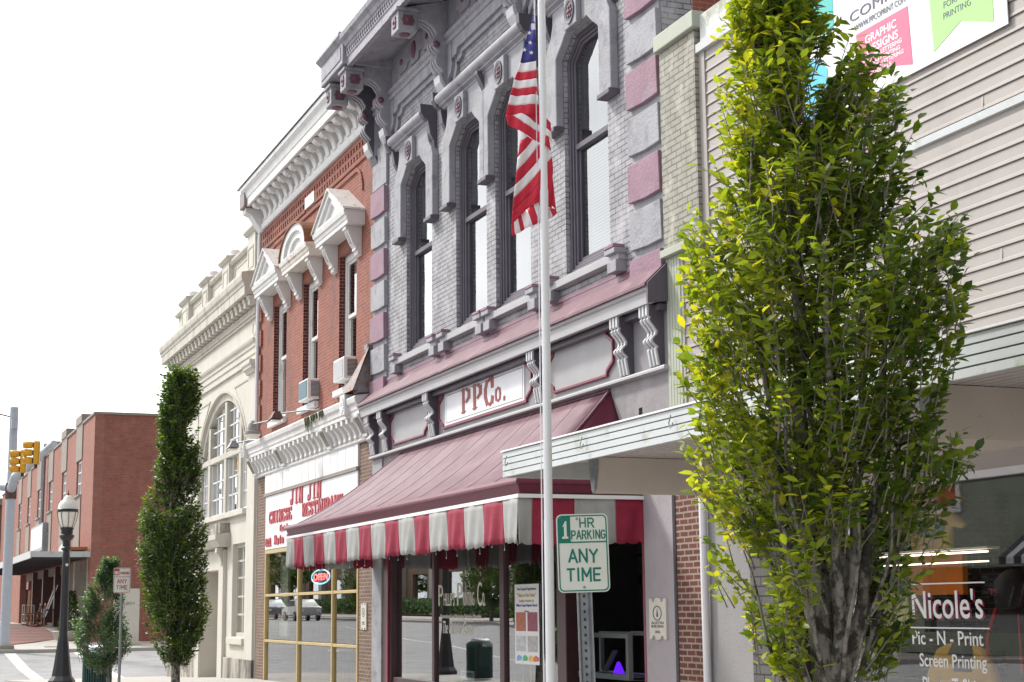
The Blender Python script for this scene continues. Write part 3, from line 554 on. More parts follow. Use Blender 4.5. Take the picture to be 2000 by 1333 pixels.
for ch, x, wd_, z, h_ in (('P', -23.56, .46, 4.66, .345), ('P', -23.05, .46, 4.66, .345), ('C', -22.52, .42, 4.64, .38), ('o', -22.06, .26, 4.65, .2), ('.', -21.78, .3, 4.645, .2)):
    slab(ch, x, z, wd_, h_, -.04, .25, .055, .006).build("name_letter", m_ppc, pf2)
# ------ awning
AW = B(); NU, NV = 16, 10
def aw(u, v, side):   # v 0 at wall .. 1 at eave
    z = 3.07 + 1.25 * (1 - v) ** 1.28; y = -1.64 * v
    xl, xr = -26.72 - 1.66 * v, -18.12 + .93 * v
    if side == 'f': return (xl + (xr - xl) * u, y, z)
    if side == 'r': return (xr, y * (1 - u), z)
    return (xl, y * (1 - u), z)
def surf(side, nu):
    b = B(); b.add([aw(i / nu, j / NV, side) for j in range(NV + 1) for i in range(nu + 1)], [(j * (nu + 1) + i, j * (nu + 1) + i + 1, (j + 1) * (nu + 1) + i + 1, (j + 1) * (nu + 1) + i) for j in range(NV) for i in range(nu)]); return b
A0 = surf('f', 16).build("awning", m_roofpink, GB, smooth=30, solid=.01, label="sheet metal awning with faded pink top and striped valance")
m_mardk = M("dark_maroon_metal", (.13, .018, .042), .4, .12, 4, .1, 10)
surf('r', 4).build("awning_end", m_mardk, A0, smooth=30, solid=.01); surf('l', 4).build("awning_end", m_mardk, A0, smooth=30, solid=.01)
sm = B()
for xt in [-26.1 + .79 * i for i in range(11)]:
    u = (xt + 26.72) / 8.6; pts = [aw(u + 0 * j, j / NV, 'f') for j in range(NV + 1)]
    sm.add([(p[0] + dx, p[1] - dy * .5, p[2] + dy) for p in pts for dx, dy in ((-.007, .0), (.0, .009), (.007, 0))], [f for j in range(NV) for f in ((3 * j, 3 * j + 1, 3 * j + 4, 3 * j + 3), (3 * j + 1, 3 * j + 2, 3 * j + 5, 3 * j + 4))])
sm.build("standing_seams", m_roofpink, A0)
hb = B()
for s_ in (0, 1): hb.tube([aw(s_, j / NV, 'f') for j in range(NV + 1)], .02, 6)
hb.tube([aw(i / 8, 0, 'f') for i in range(9)], .022, 6); hb.build("hip_caps", m_roofpink, A0, smooth=40)
gp = [(-1.6, 3.10), (-1.68, 3.10), (-1.70, 3.06), (-1.70, 3.035), (-1.66, 3.02), (-1.63, 2.93), (-1.60, 2.91)]
XL, XR = -28.38, -17.19
def mitre(prof):
    b = B(); n = len(prof); vs = []
    for (y, z) in prof:
        e = -y - 1.64; vs += [(XL - e, 0, z), (XL - e, y, z), (XR + e, y, z), (XR + e, 0, z)]
    fs = []
    for i in range(n):
        j = (i + 1) % n
        for k in range(3): fs.append((4 * i + k, 4 * i + k + 1, 4 * j + k + 1, 4 * j + k))
    return b.add(vs, fs)
mitre(gp).build("gutter", m_mardk, A0, label="dark maroon gutter moulding round the awning edge")
mitre([(-1.645, 2.91), (-1.665, 2.91), (-1.665, 2.865), (-1.645, 2.865)]).build("valance_rail", m_white2, A0)
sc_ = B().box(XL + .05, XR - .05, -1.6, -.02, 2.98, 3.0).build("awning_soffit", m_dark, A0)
# cloth valance: 17 stripes along the front and four round the right end
rng = random.Random(5)
def cloth(p0, p1, z1, z0, s0, s1):
    L = math.hypot(p1[0] - p0[0], p1[1] - p0[1]); n = max(3, int(L / .021)); b = B(); nx, ny = (p1[1] - p0[1]) / L, -(p1[0] - p0[0]) / L
    m_ = 7; vs = []
    for i in range(n + 1):
        t = i / n; s_ = s0 + L * t; sca = abs(math.sin(s_ * math.pi / .17)) ** .45
        zb = z0 - .035 * sca + .012 * math.sin(s_ * 3.1)
        for j in range(m_ + 1):
            f = j / m_; dd = (.004 + .026 * f) * (math.sin(s_ * 9.3 + .6 * math.sin(s_ * 3.3)) + .5 * math.sin(s_ * 23 + 2 * f)) 
            vs.append((p0[0] + (p1[0] - p0[0]) * t + nx * dd, p0[1] + (p1[1] - p0[1]) * t + ny * dd, z1 + (zb - z1) * f))
    return b.add(vs, [((m_ + 1) * i + j, (m_ + 1) * (i + 1) + j, (m_ + 1) * (i + 1) + j + 1, (m_ + 1) * i + j + 1) for i in range(n) for j in range(m_)])
sxs = [-28.36] + [-27.87 + .6778 * i for i in range(17)]; sxs[-1] = -17.19
sxs = [-28.36, -27.87] + [-27.87 + .6802 * (i + 1) for i in range(15)] + [-17.19]
s_ = 0
for i in range(len(sxs) - 1):
    cloth((sxs[i], -1.655), (sxs[i + 1], -1.655), 2.87, 2.37, s_, 0).build("valance_stripe", m_awnred if i % 2 else m_awnwht, A0, smooth=60, recalc=False, solid=.004); s_ += sxs[i + 1] - sxs[i]
sy = [-1.655, -1.47, -.93, -.40, -.01]
for i in range(4):
    for X_ in (-17.19, -28.37): cloth((X_, sy[i]), (X_, sy[i + 1]), 2.87, 2.36, s_, 0).build("valance_stripe", m_awnred if i % 2 else m_awnwht, A0, smooth=60, recalc=False, solid=.004)
    s_ += sy[i + 1] - sy[i]
# small fairy lights hanging under the valance
fy = B()
for i in range(26):
    x = -28 + i * .42; z = 2.36 - .1 * rng.random(); fy.tube([(x, -1.55, 2.42), (x + .03, -1.55, z)], .002, 4).box(x + .026, x + .034, -1.556, -1.548, z - .02, z)
fy.build("string_lights", m_white2, A0)
# ------ shopfront
B().box(-28.44, -27.84, -.03, .0, -.2, 4.33).build("shopfront_pilaster", m_gplain, GB); B().box(-17.19, -16.45, -.03, 0, -.2, 3.0).build("shopfront_pilaster", M("mauve_grey_render", (.33, .30, .325), .75, .12, 2, .3, 28, dirt=(.24, .215, .235), dpos=(.5, .75), dscale=2), GB)
SF = B().box(-27.8, -27.32, -.01, .14, .28, 4.0).box(-25.24, -25.12, .04, .16, .28, 4.0).box(-22.16, -21.98, .04, .18, .28, 4.0).box(-19.98, -19.68, .02, .2, .28, 4.0).box(-17.32, -17.2, .0, .16, .28, 4.0).box(-27.32, -19.9, .02, .14, .28, .42).build("shopfront_frame", m_bronze, GB, bevel=.01)
B().box(-17.24, -17.195, -.035, .0, -.2, 2.9).box(-27.5, -27.4, -.05, -.01, -.2, 4).build("jamb_bead", m_maroon, SF)
for a, b_ in ((-27.32, -25.24), (-25.12, -22.16), (-21.98, -19.98)): B().box(a, b_, .085, .092, .42, 4.0).build("shop_window_pane", g_shop, GB)
B().box(-28.1, -16.8, 5.2, 5.3, -.1, 4.3).box(-28.1, -28.0, .43, 5.2, -.1, 4.3).box(-16.9, -16.8, .43, 5.2, -.1, 4.3).box(-28, -16.9, .43, 5.2, 4.2, 4.3).build("shop_interior", M("print_shop_wall", (.15, .14, .145), .9, .2, .6), GB)
B().box(-28, -16.9, .43, 5.2, .05, .12).build("shop_floor", M("print_shop_floor", (.16, .13, .10), .6, .2, 1), GB)
B().box(-24.6, -22.2, 4.2, 5.1, .12, 1.05).build("shop_counter", m_brkdark, GB)
B().box(-21.2, -19.9, 5.05, 5.19, .12, 2.3).build("back_door", m_conc2, GB)
rail = B().box(-28.0, -16.9, 5.12, 5.2, 1.1, 1.16).box(-28, -16.9, 5.14, 5.2, 2.55, 2.6).build("dado_rail", m_blackish, GB)
text("CHURCH FURNITURE", -31, 2.02, 4.0, .17, 5.19, .01).build("wall_lettering", m_blackish, GB)
wl = B()
t = text("P", -25.02, 1.64, .22, .34, .084, .003); wl.add(t.v, t.f)
for s2, x, z, ww, hh in (("HILLIP'S", -24.76, 1.64, .52, .21), ("P", -24.12, 1.64, .24, .36), ("RINTING", -23.84, 1.64, .50, .21), ("C", -23.2, 1.63, .2, .37), ("o.", -22.98, 1.63, .12, .2), ("Promotional and Marketing Solutions Provider...", -24.92, 1.42, 1.95, .09)):
    t = text(s2, x, z, ww, hh, .084, .003); wl.add(t.v, t.f)
t = text("The Christian Center", -24.8, 1.2, 1.45, .2, .084, .003, italic=.35); wl.add(t.v, t.f)
wl.build("window_lettering", M("cream_window_letters", (.72, .68, .6), .6, .03), GB, label="cream serif shop name lettering on the middle shop window")
# ------------------------------------------------------------------ red brick building (restaurant below)
RB = thing("red_brick_building", (-33.2, 3, 0), "narrow red brick two storey building with white pedimented windows and restaurant below", "building")
RC = [(-36.05, 't'), (-33.25, 'a'), (-30.3, 't')]; RW = .63
B().wall(-38.1, -28.47, 4.75, 11.9, .0, .4, [(c - RW, c + RW, 5.97, 8.75) for c, _ in RC]).build("front_wall", m_redbrick, RB)
each("brick_pier", m_ltbrick, RB, [B().box(-38.1, -37.18, .0, .4, -.3, 4.75), B().box(-29.4, -28.47, .0, .4, -.3, 4.75)])
B().box(-38.1, -37.8, .4, 15, -.3, 11.9).box(-28.8, -28.5, .4, 15, 4, 11.9).box(-37.8, -28.8, 14.7, 15, -.3, 11.9).build("side_wall", m_redbrick, RB)
B().box(-37.8, -28.8, .4, 14.7, 11.2, 11.3).box(-37.8, -28.8, .4, 14.7, 4.6, 4.75).build("roof", m_conc2, RB)
B().box(-37.7, -28.9, 2.4, 2.5, 4.9, 10).build("interior_wall", m_dark, RB)
# raised brick bands, dentil courses, toothed edge
db = B().box(-38.0, -28.5, -.045, 0, 10.74, 10.86).box(-38.0, -28.5, -.04, 0, 10.56, 10.635)
for i in range(46):
    x = -37.92 + i * .205
    db.box(x, x + .11, -.045, 0, 10.64, 10.735)
    if not -33.85 < x < -32.8: db.box(x, x + .11, -.04, 0, 10.455, 10.555)
db.box(-38.0, -33.75, -.035, 0, 10.36, 10.45).box(-32.85, -28.5, -.035, 0, 10.36, 10.45).build("dentil_courses", m_redbrick, RB)
for x0, x1 in ((-37.1, -29.2),):
    eb = B().box(x0 + .5, x1 - .5, -.035, 0, 10.22, 10.30)
    for s_, xx in ((1, x0), (-1, x1)):
        o_ = arc(xx + s_ * .0, 10.22, .5, -.55, 0, 90, 6); 
        pts = [(xx + s_ * .5 * math.cos(R(a)), 9.75 + .55 * math.sin(R(a))) for a in range(0, 91, 15)]; pt2 = [(xx + s_ * .42 * math.cos(R(a)), 9.75 + .47 * math.sin(R(a))) for a in range(0, 91, 15)]
        pts = [(2 * xx + s_ * .5 - x, z) for x, z in pts]; pt2 = [(2 * xx + s_ * .5 - x, z) for x, z in pt2]
        eb.ring(pts, pt2, -.035, 0, closed=False)
    eb.build("brick_eyebrow", m_redbrick, RB)
tb = B()
for i in range(8): tb.box(-38.02, -37.86, -.05, 0, 5.5 + i * .62, 5.9 + i * .62)
tb.build("toothed_brick_edge", m_redbrick, RB)
B().box(-33.68, -32.9, -.05, 0, 10.40, 10.66).build("date_stone", m_white2, RB)
# cornice
CO = B().prism([(0, 10.86), (-.1, 10.86), (-.12, 10.92), (-.12, 11.0), (-.09, 11.03), (-.09, 11.15), (-.02, 11.17), (-.02, 11.46), (-.44, 11.43), (-.44, 11.40), (-.5, 11.40), (-.5, 11.58), (-.52, 11.6), (-.55, 11.72), (-.62, 11.80), (-.63, 11.88), (0, 11.95)], -37.9, -28.62, 'x').build("cornice", m_white, RB, bevel=.005)
B().prism([(-.66, 11.90), (-.66, 11.93), (0, 12.02), (0, 11.96)], -38.2, -28.62, 'x').build("cornice_flashing", m_steel, CO)
def console(x, par, w=.12, big=0):
    pr = [(-.02, 11.44), (-.42 - big, 11.42), (-.44 - big, 11.36), (-.40 - big, 11.31), (-.33, 11.28), (-.30, 11.32), (-.22, 11.30), (-.17, 11.24), (-.14, 11.16), (-.12, 11.05), (-.02, 11.02)]
    o = B().prism(pr, x - w, x + w, 'x').build("cornice_console", m_white, par, bevel=.02); B().lathe((x, -.29, 11.30), [(.02, -w * .8), (.035, -w * .5), (.035, w * .5), (.02, w * .8)], 8, 'x').build("console_bead", m_white, o, smooth=40)
for i in range(17): console(-37.28 + i * .522, RB)
EB = B().box(-38.15, -37.62, -.58, 0, 11.40, 11.82).build("cornice_end_block", m_rust, RB, bevel=.02)
B().prism([(0, 11.4), (-.5, 11.4), (-.5, 11.28), (-.36, 11.22), (-.14, 10.9), (-.1, 10.84), (0, 10.84)], -38.12, -37.75, 'x').build("end_console", m_white, RB, bevel=.01)
B().tube([(-38.12, -.06, 10.85), (-38.13, -.07, 8.5), (-38.13, -.07, 5.2)], .05, 8).build("downpipe", m_pipe, RB, smooth=40)
# windows with hoods
for k, (c, kind) in enumerate(RC):
    W = B().ring([(c - RW, 5.97), (c - RW, 8.75), (c + RW, 8.75), (c + RW, 5.97)], [(c - .50, 6.05), (c - .50, 8.6), (c + .50, 8.6), (c + .50, 6.05)], .12, .25).ring([(c - .50, 6.05), (c - .50, 8.6), (c + .50, 8.6), (c + .50, 6.05)], [(c - .44, 6.1), (c - .44, 8.54), (c + .44, 8.54), (c + .44, 6.1)], .145, .25).build("window", m_oldwhite, RB, bevel=.008)
    B().box(c - .44, c + .44, .14, .22, 7.42, 7.50).box(c - .44, c - .39, .17, .22, 6.1, 7.42).box(c + .39, c + .44, .17, .22, 6.1, 7.42).box(c - .39, c + .39, .17, .22, 6.1, 6.16).build("sash", m_oldwhite, W, bevel=.005)
    B().box(c - .44, c + .44, .16, .165, 7.5, 8.54).build("pane", g_red, W); B().box(c - .39, c + .39, .19, .195, 6.1, 7.42).build("pane", g_red, W)
    B().box(c - .36, c + .10, .34, .35, 7.3, 8.5).build("curtain", m_dark, W) if k == 1 else B().box(c - .3, c + .36, .34, .35, 7.1, 8.5).build("curtain", M("dusty_blind", (.42, .44, .48), .8, .1, 5), W)
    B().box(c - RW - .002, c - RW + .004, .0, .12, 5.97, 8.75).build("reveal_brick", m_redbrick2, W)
    B().box(c - RW - .12, c + RW + .12, -.1, .06, 5.84, 5.965).build("window_sill", m_white, W, bevel=.006)
    H = B().prism([(0, 9.02), (-.36, 9.02), (-.36, 9.10), (-.38, 9.12), (-.39, 9.19), (-.42, 9.20), (-.44, 9.29), (0, 9.33)], c - 1.2, c + 1.2, 'x').build("window_hood", m_white if kind == 't' else m_hoodstain, RB, bevel=.004)
    if kind == 't':
        P3 = [(c - 1.2, 9.31), (c, 9.96), (c + 1.2, 9.31)]; P2 = [(c - .86, 9.36), (c, 9.84), (c + .86, 9.36)]
        o = B().ring(P3, P2, -.42, 0).build("pediment", m_white, H, bevel=.006)
        B().ring(P2, [(c - .5, 9.40), (c, 9.70), (c + .5, 9.40)], -.36, 0).prism([(c - .5, 9.40), (c, 9.70), (c + .5, 9.40)], -.30, 0).build("pediment_panel", m_white, o, bevel=.006)
        B().prism([(c - 1.24, 9.30), (c - 1.22, 9.345), (c, 10.01), (c + 1.22, 9.345), (c + 1.24, 9.30), (c, 9.965)], -.46, .0).build("pediment_cap", m_oldwhite, o)
    else:
        a1 = arc(c, 9.31, 1.15, .62, 0, 180, 18); a2 = arc(c, 9.33, .86, .44, 0, 180, 18); a3 = arc(c, 9.35, .55, .27, 0, 180, 18); a0 = arc(c, 9.30, 1.19, .66, 0, 180, 18)
        o = B().ring(a1, a2, -.42, 0).build("pediment", m_white, H, bevel=.006)
        B().ring(a2, a3, -.36, 0).prism(a3, -.30, 0).build("pediment_panel", m_white, o)
        B().ring(a0, [(x, z - .012) for x, z in a1], -.46, 0, closed=False).build("pediment_cap", M("bare_rust", (.20, .085, .04), .8, .3, 7), o)
    for s_ in (-1, 1):
        x = c + s_ * .87
        BR = B().prism([(0, 9.02), (-.33, 9.02), (-.34, 8.95), (-.29, 8.93), (-.28, 8.88), (-.19, 8.68), (-.13, 8.60), (-.14, 8.55), (-.09, 8.54), (-.09, 8.47), (-.03, 8.44), (0, 8.44)], x - .12, x + .12, 'x').build("hood_bracket", m_white, H, bevel=.008)
        gr = B()
        for r in (-.04, .04): gr.prism([(-.292, 8.90), (-.28, 8.905), (-.19, 8.685), (-.197, 8.675)], x + r - .01, x + r + .01, 'x')  # thin grey strips, the grooves' shadow put into their colour
        gr.build("bracket_flute_shade", m_conc2, BR)
# shopfront cornice with fluted blocks and ribs
cv = [(0, 4.75), (-.06, 4.75), (-.08, 4.78), (-.06, 4.81), (-.04, 4.83), (-.05, 4.95), (-.10, 5.08), (-.19, 5.18), (-.26, 5.22), (-.28, 5.22), (-.28, 5.30), (-.30, 5.31), (-.31, 5.40), (-.35, 5.44), (-.37, 5.53), (-.36, 5.56), (0, 5.62)]
SC = B().prism(cv, -38.1, -28.5, 'x').build("shop_cornice", m_white, RB, bevel=.004)
rib = [(-.0, 4.84), (-.11, 4.84), (-.10, 4.90), (-.14, 5.0), (-.22, 5.10), (-.25, 5.13), (-.27, 5.11), (-.275, 5.21), (-.2, 5.2), (0, 5.1)]
ribs_ = []; bx_ = [-38.0, -35.15, -31.2, -28.65]
for a, b_, n in ((-38.0, -35.15, 7), (-35.15, -31.2, 9), (-31.2, -28.65, 6)):
    for i in range(n):
        x = a + (b_ - a) * (i + 1) / (n + 1); ribs_.append(B().prism(rib, x - .07, x + .07, 'x'))
each("cornice_rib", m_white, SC, ribs_, bevel=.012)
for x in bx_:
    Bk = B().prism([(0, 4.80), (-.12, 4.80), (-.13, 4.86), (-.29, 5.16), (-.31, 5.16), (-.32, 5.22), (0, 5.22)], x - .16, x + .16, 'x').build("fluted_block", m_white, SC, bevel=.008)
    f = B()
    for r in range(-2, 3): f.prism([(-.13, 4.862), (-.137, 4.86), (-.293, 5.145), (-.285, 5.15)], x + r * .055 - .008, x + r * .055 + .008, 'x')  # flutes drawn as grey strips that carry the shadow as colour
    f.build("block_flute_shade", m_conc2, Bk)
for x in (-29.25, -38.12):
    Eb = B().box(x - .17, x + .17, -.40, 0, 5.26, 5.66).build("rosette_block", m_white, SC, bevel=.015)
    f = B()
    for a in range(16): 
        ca, sa = math.cos(a * math.pi / 8), math.sin(a * math.pi / 8); f.prism([(x + ca * .04 - sa * .008, 5.46 + sa * .04 + ca * .008), (x + ca * .14 - sa * .016, 5.46 + sa * .16 + ca * .016), (x + ca * .14 + sa * .016, 5.46 + sa * .16 - ca * .016), (x + ca * .04 + sa * .008, 5.46 + sa * .04 - ca * .008)], -.415, -.40)
    f.build("carved_star", m_white2, Eb)
moss = M("dark_moss", (.05, .065, .015), .95, .4, 9)
mo = B(); rng = random.Random(8)
for i in range(26):
    x = -32.3 + rng.random() * 1.5; L = .05 + .16 * rng.random() * (1.6 if -32.2 < x < -31.7 else .6); mo.prism([(-.372, 5.55), (-.39, 5.54), (-.385, 5.54 - L * .5), (-.355, 5.50 - L)], x, x + .03 + .05 * rng.random(), 'x')
mo.build("moss_streaks", moss, SC)
B().add([(-29.3, -.40, 5.66), (-28.5, -.40, 5.66), (-28.5, 0, 5.66), (-29.3, 0, 5.66), (-29.0, -.02, 5.72), (-28.55, -.02, 6.55), (-28.45, -.10, 6.5)], [(0, 1, 6), (0, 6, 5, 4), (1, 2, 5, 6), (0, 4, 3)]).build("lifted_sheet_metal", m_rust, RB, recalc=False, solid=.012, label="rusty sheet of metal lifted up at the corner of the shop cornice")
each("broken_timber", m_rust, RB, [B().box(-28.8, -28.47, -.30, .0, 5.62, 5.74), B().box(-28.72, -28.5, -.12, 0, 6.42, 6.55)])
# fascia boards and sign
SB = B().box(-37.2, -29.38, -.04, .05, 4.31, 4.755).build("clapboard_fascia", m_white2, RB)
f = B()
for i in range(13): f.box(-36.6 + i * .58, -36.592 + i * .58, -.043, -.039, 4.33, 4.74)
f.build("board_joints", m_conc2, SB); B().box(-37.2, -29.38, -.07, -.0, 4.24, 4.31).build("grimy_batten", m_conc2, SB)
SG = B().box(-37.1, -29.4, -.035, .02, 3.0, 4.235).build("restaurant_sign", m_signwht, RB)
tl = B()
for s2, x, z, cw, h_, tv, th in (("JIN", -34.72, 3.92, .42, .31, .24, .08), ("JIN", -33.2, 3.92, .42, .31, .24, .08), ("CHINESE", -36.7, 3.6, .335, .245, .22, .09), ("RESTAURANT", -33.62, 3.6, .345, .245, .22, .09), ("402", -37.08, 3.08, .22, .15, .3, .14), ("Main", -36.15, 3.1, .25, .165, .3, .12), ("St.", -34.95, 3.1, .22, .16, .3, .12)):
    slab(s2, x, z, cw * .93, h_, -.036, tv, th, .02).build("sign_word", m_signred, SG)
text("Eat In", -35.62, 3.36, .9, .15, -.036, .02, bold=.02).build("sign_word", m_signred, SG)
GF = B().box(-37.18, -29.4, -.02, .1, 2.90, 2.995)
for x in (-37.14, -34.03, -31.24, -29.44): GF.box(x - .04, x + .04, -.02, .06, -.15, 2.90)
for z in (1.94, .90, -.1): 
    for a, b_ in ((-37.09, -34.08), (-33.98, -31.29), (-31.19, -29.49)): GF.box(a, b_, -.015, .055, z - .03, z + .03)
GF = GF.build("gold_window_frame", m_gold, RB, bevel=.006)
for a, b_ in ((-37.09, -34.08), (-33.98, -31.29), (-31.19, -29.49)):
    for z0, z1 in ((1.98, 2.9), (.94, 1.9), (-.06, .86)): B().box(a, b_, .03, .036, z0, z1).build("window_pane", g_dim, GF)
B().box(-37.9, -29, 4.8, 4.9, -.2, 4.7).box(-38, -37.8, .4, 4.8, -.2, 4.7).box(-29.1, -29, .4, 4.8, -.2, 4.7).box(-37.8, -29.1, .4, 4.8, 3.6, 3.7).box(-37.2, -29.4, .05, .4, 3.0, 4.7).build("restaurant_interior", m_room, RB)
B().box(-37.8, -29.1, .4, 4.8, -.12, -.05).build("restaurant_floor", m_floor, RB)
B().box(-37.8, -29.1, 4.7, 4.8, .95, 1.05).build("chair_rail", m_blackish, RB)
B().box(-36.95, -36.2, .3, .36, 1.0, 2.85).build("window_blind", m_white2, RB)
def tbl(x, y):
    T = thing("dining_table", (x, y, -.05), "small dining table behind the restaurant window, " + ("left one" if x < -33 else "right one"), "table", "dining tables in the restaurant")
    B().box(x - .45, x + .45, y - .35, y + .35, .68, .72).build("tabletop", m_cream, T)
    for a in (-.38, .38):
        for b_ in (-.28, .28): B().box(x + a - .02, x + a + .02, y + b_ - .02, y + b_ + .02, -.05, .68).build("leg", m_black, T)
tbl(-34.6, 1.3); tbl(-31.2, 1.3)
chair0 = None
for i, (x, y, s2) in enumerate(((-35.4, 1.3, "left of the left table"), (-33.8, 1.3, "right of the left table"), (-32.0, 1.3, "left of the right table"), (-30.4, 1.3, "right of the right table"))):
    t = thing("dining_chair", (x, y, -.05), "dark dining chair " + s2 + " in the restaurant", "chair", "dining chairs in the restaurant")
    B().box(x - .2, x + .2, y - .2, y + .2, .40, .44).build("seat", m_black, t); sx = -.2 if i % 2 == 0 else .18
    bk = B()
    for r in range(4): bk.box(x + sx, x + sx + .02, y - .19 + r * .12, y - .16 + r * .12, .44, .92)
    bk.box(x + sx, x + sx + .02, y - .2, y + .2, .86, .94).build("backrest", m_black, t)
    for a in (-.19, .17):
        for b_ in (-.19, .17): B().box(x + a, x + a + .025, y + b_, y + b_ + .025, -.05, .40).build("leg", m_black, t)
# ------------------------------------------------------------------ things fixed to or standing in the red building
NS = thing("neon_open_sign", (-32.85, .02, 2.0), "oval blue and red neon OPEN sign in the restaurant window", "neon sign")
cx, cz = -32.3, 2.27
B().tube([(cx + .72 * math.cos(a * math.pi / 16), .03, cz + .145 * math.sin(a * math.pi / 16)) for a in range(33)], .014, 6).build("neon_oval", emit("blue_neon", (.15, .42, .6), .9), NS, smooth=60)
text("OPEN", cx - .56, cz - .07, 1.12, .14, .035, .012, bold=.012).build("neon_letters", emit("red_neon", (1, .10, .10), 1.1), NS)
B().prism(arc(cx, cz, .76, .165, 0, 350, 24), .04, .048).build("backing_plate", m_dark, NS)
AC = []
for x, z, gy, lab in ((-32.85, 6.0, 0, "white window air conditioner with bluish front, in the middle window of the red building"), (-30.05, 6.05, 1, "white window air conditioner with louvred front, in the right window of the red building")):
    a = thing("air_conditioner", (x, -.1, z), lab, "air conditioner", "air conditioners in the red building's windows")
    hw = .38; y0 = -.25
    B().box(x - hw, x + hw, y0, .1, z, z + .44).build("casing", m_white2, a, bevel=.015)
    gm = M("blue_grey_coil", (.10, .20, .25), .5, .1, 8) if not gy else M("pale_louvre", (.62, .63, .66), .5, .05, 4)
    fr = B()
    for i in range(18): fr.box(x - hw + .05, x + hw - .05, y0 - .012, y0 - .002, z + .045 + i * .020, z + .045 + i * .020 + (.012 if gy else .017))
    fr.build("grille", gm, a)
    for s_ in (-1, 1):
        sd_ = B()
        for i in range(13): sd_.box(x + s_ * (hw + .003) - .004, x + s_ * (hw + .003) + .004, y0 + .07, .09, z + .06 + i * .026, z + .072 + i * .026)
        sd_.build("side_louvres", m_blackish, a)
def floodlight(name, lab, x, z, L, kind):
    t = thing(name, (x, -.4, z), lab, "wall light", "lights on arms over the shop cornice")
    B().tube([(x + .9, -.05, z + .02), (x + .55, -.3, z + .03), (x + .05, -L, z)], .018, 6).build("arm", m_steel, t, smooth=40)
    if kind == 'bell':
        B().lathe((x - .05, -L, z - .22), [(.06, .26), (.09, .25), (.12, .16), (.13, .08), (.19, .06), (.20, .0), (.17, -.03)][::-1], 18).build("housing", M("grey_enamel", (.26, .255, .25), .5, .15, 8), t, smooth=35)
        B().lathe((x - .05, -L, z - .24), [(.06, -.09), (.15, -.06), (.185, 0), (.185, .02)], 18).build("globe", m_globe, t, smooth=60); B().lathe((x - .05, -L, z + .03), [(.05, 0), (.05, .06), (.03, .07)], 10).build("cap", m_beige, t)
    else:
        mm = m_brkdark if kind == 'dark' else m_steel
        B().add([(x - .22, -L - .16, z - .14), (x + .16, -L - .16, z - .10), (x + .18, -L + .10, z - .10), (x - .22, -L + .10, z - .14), (x - .12, -L - .07, z + .05), (x + .1, -L - .07, z + .06), (x + .1, -L + .05, z + .06), (x - .12, -L + .05, z + .05)],
                [(0, 1, 2, 3), (4, 5, 6, 7), (0, 1, 5, 4), (1, 2, 6, 5), (2, 3, 7, 6), (3, 0, 4, 7)]).build("housing", mm, t, bevel=.01)
        B().box(x - .18, x + .12, -L - .13, -L + .07, z - .155, z - .13).build("lens", m_globe, t)
floodlight("flood_light", "grey bell shaped light on an arm over the left end of the shop cornice", -36.3, 5.86, .55, 'bell')
floodlight("flood_light", "small dark brown floodlight on an arm below the middle air conditioner", -33.1, 5.72, .75, 'dark')
floodlight("flood_light", "small grey floodlight on an arm beside the cream bank building", -38.4, 5.62, .55, 'grey')
pl = B()
def plaque(x0, x1, z0, z1, lab, y=-.03, txt=True):
    t = thing("wall_plaque", ((x0 + x1) / 2, y, z0), lab, "plaque", "scalloped historic plaques")
    w_ = x1 - x0; P = []
    for z, s_ in ((z1, 1), (z0, -1)):
        pts = [(0, 0), (.12, 0), (.22, -.055), (.3, -.05), (.36, 0), (.5, .01), (.64, 0), (.7, -.05), (.78, -.055), (.88, 0), (1, 0)]
        pts = [(x0 + u * w_, z + s_ * d * .8) for u, d in pts]; P += pts if s_ > 0 else pts[::-1]
    B().prism(P, y - .028, y).build("board", m_cream, t, bevel=.004)
    cx = (x0 + x1) / 2; b = B().ring(arc(cx, z1 - .17, w_ * .26, .085, 0, 345, 16), arc(cx, z1 - .17, w_ * .23, .076, 0, 345, 16), y - .032, y - .028)
    b.prism([(cx - .02, z1 - .21), (cx, z1 - .12), (cx + .02, z1 - .21)], y - .032, y - .028)
    for s2, zz_ in ((("AUSTIN", .175), ("BUILDING", .135), ("1876", .07)) if txt else ()):
        q_ = text(s2, cx - w_ * (.36 if len(s2) > 4 else .14), z0 + zz_, w_ * (.72 if len(s2) > 4 else .28), .03, y - .028, .003); b.add(q_.v, q_.f)
    if not txt: b.box(cx - .08, cx + .08, y - .031, y - .028, z0 + .13, z0 + .15).box(cx - .1, cx + .1, y - .031, y - .028, z0 + .10, z0 + .115)
    b.build("engraving", m_blackish, t)
plaque(-17.05, -16.62, 1.22, 1.69, "cream scalloped plaque on the mauve pilaster right of the dark shop window")
plaque(-29.16, -28.80, 1.22, 1.71, "narrow looking cream plaque on the brown brick pier between restaurant and print shop", 0, False)
po = thing("window_flyer", (-36.05, .03, 1.35), "small dark flyer in the left restaurant window", "flyer")
B().box(-36.1, -35.75, .04, .045, 1.4, 1.72).build("sheet", m_blackish, po); B().box(-36.08, -35.77, .036, .04, 1.66, 1.70).build("heading", m_signwht, po); B().box(-36.06, -35.8, .036, .04, 1.44, 1.50).build("footer", m_signred, po)
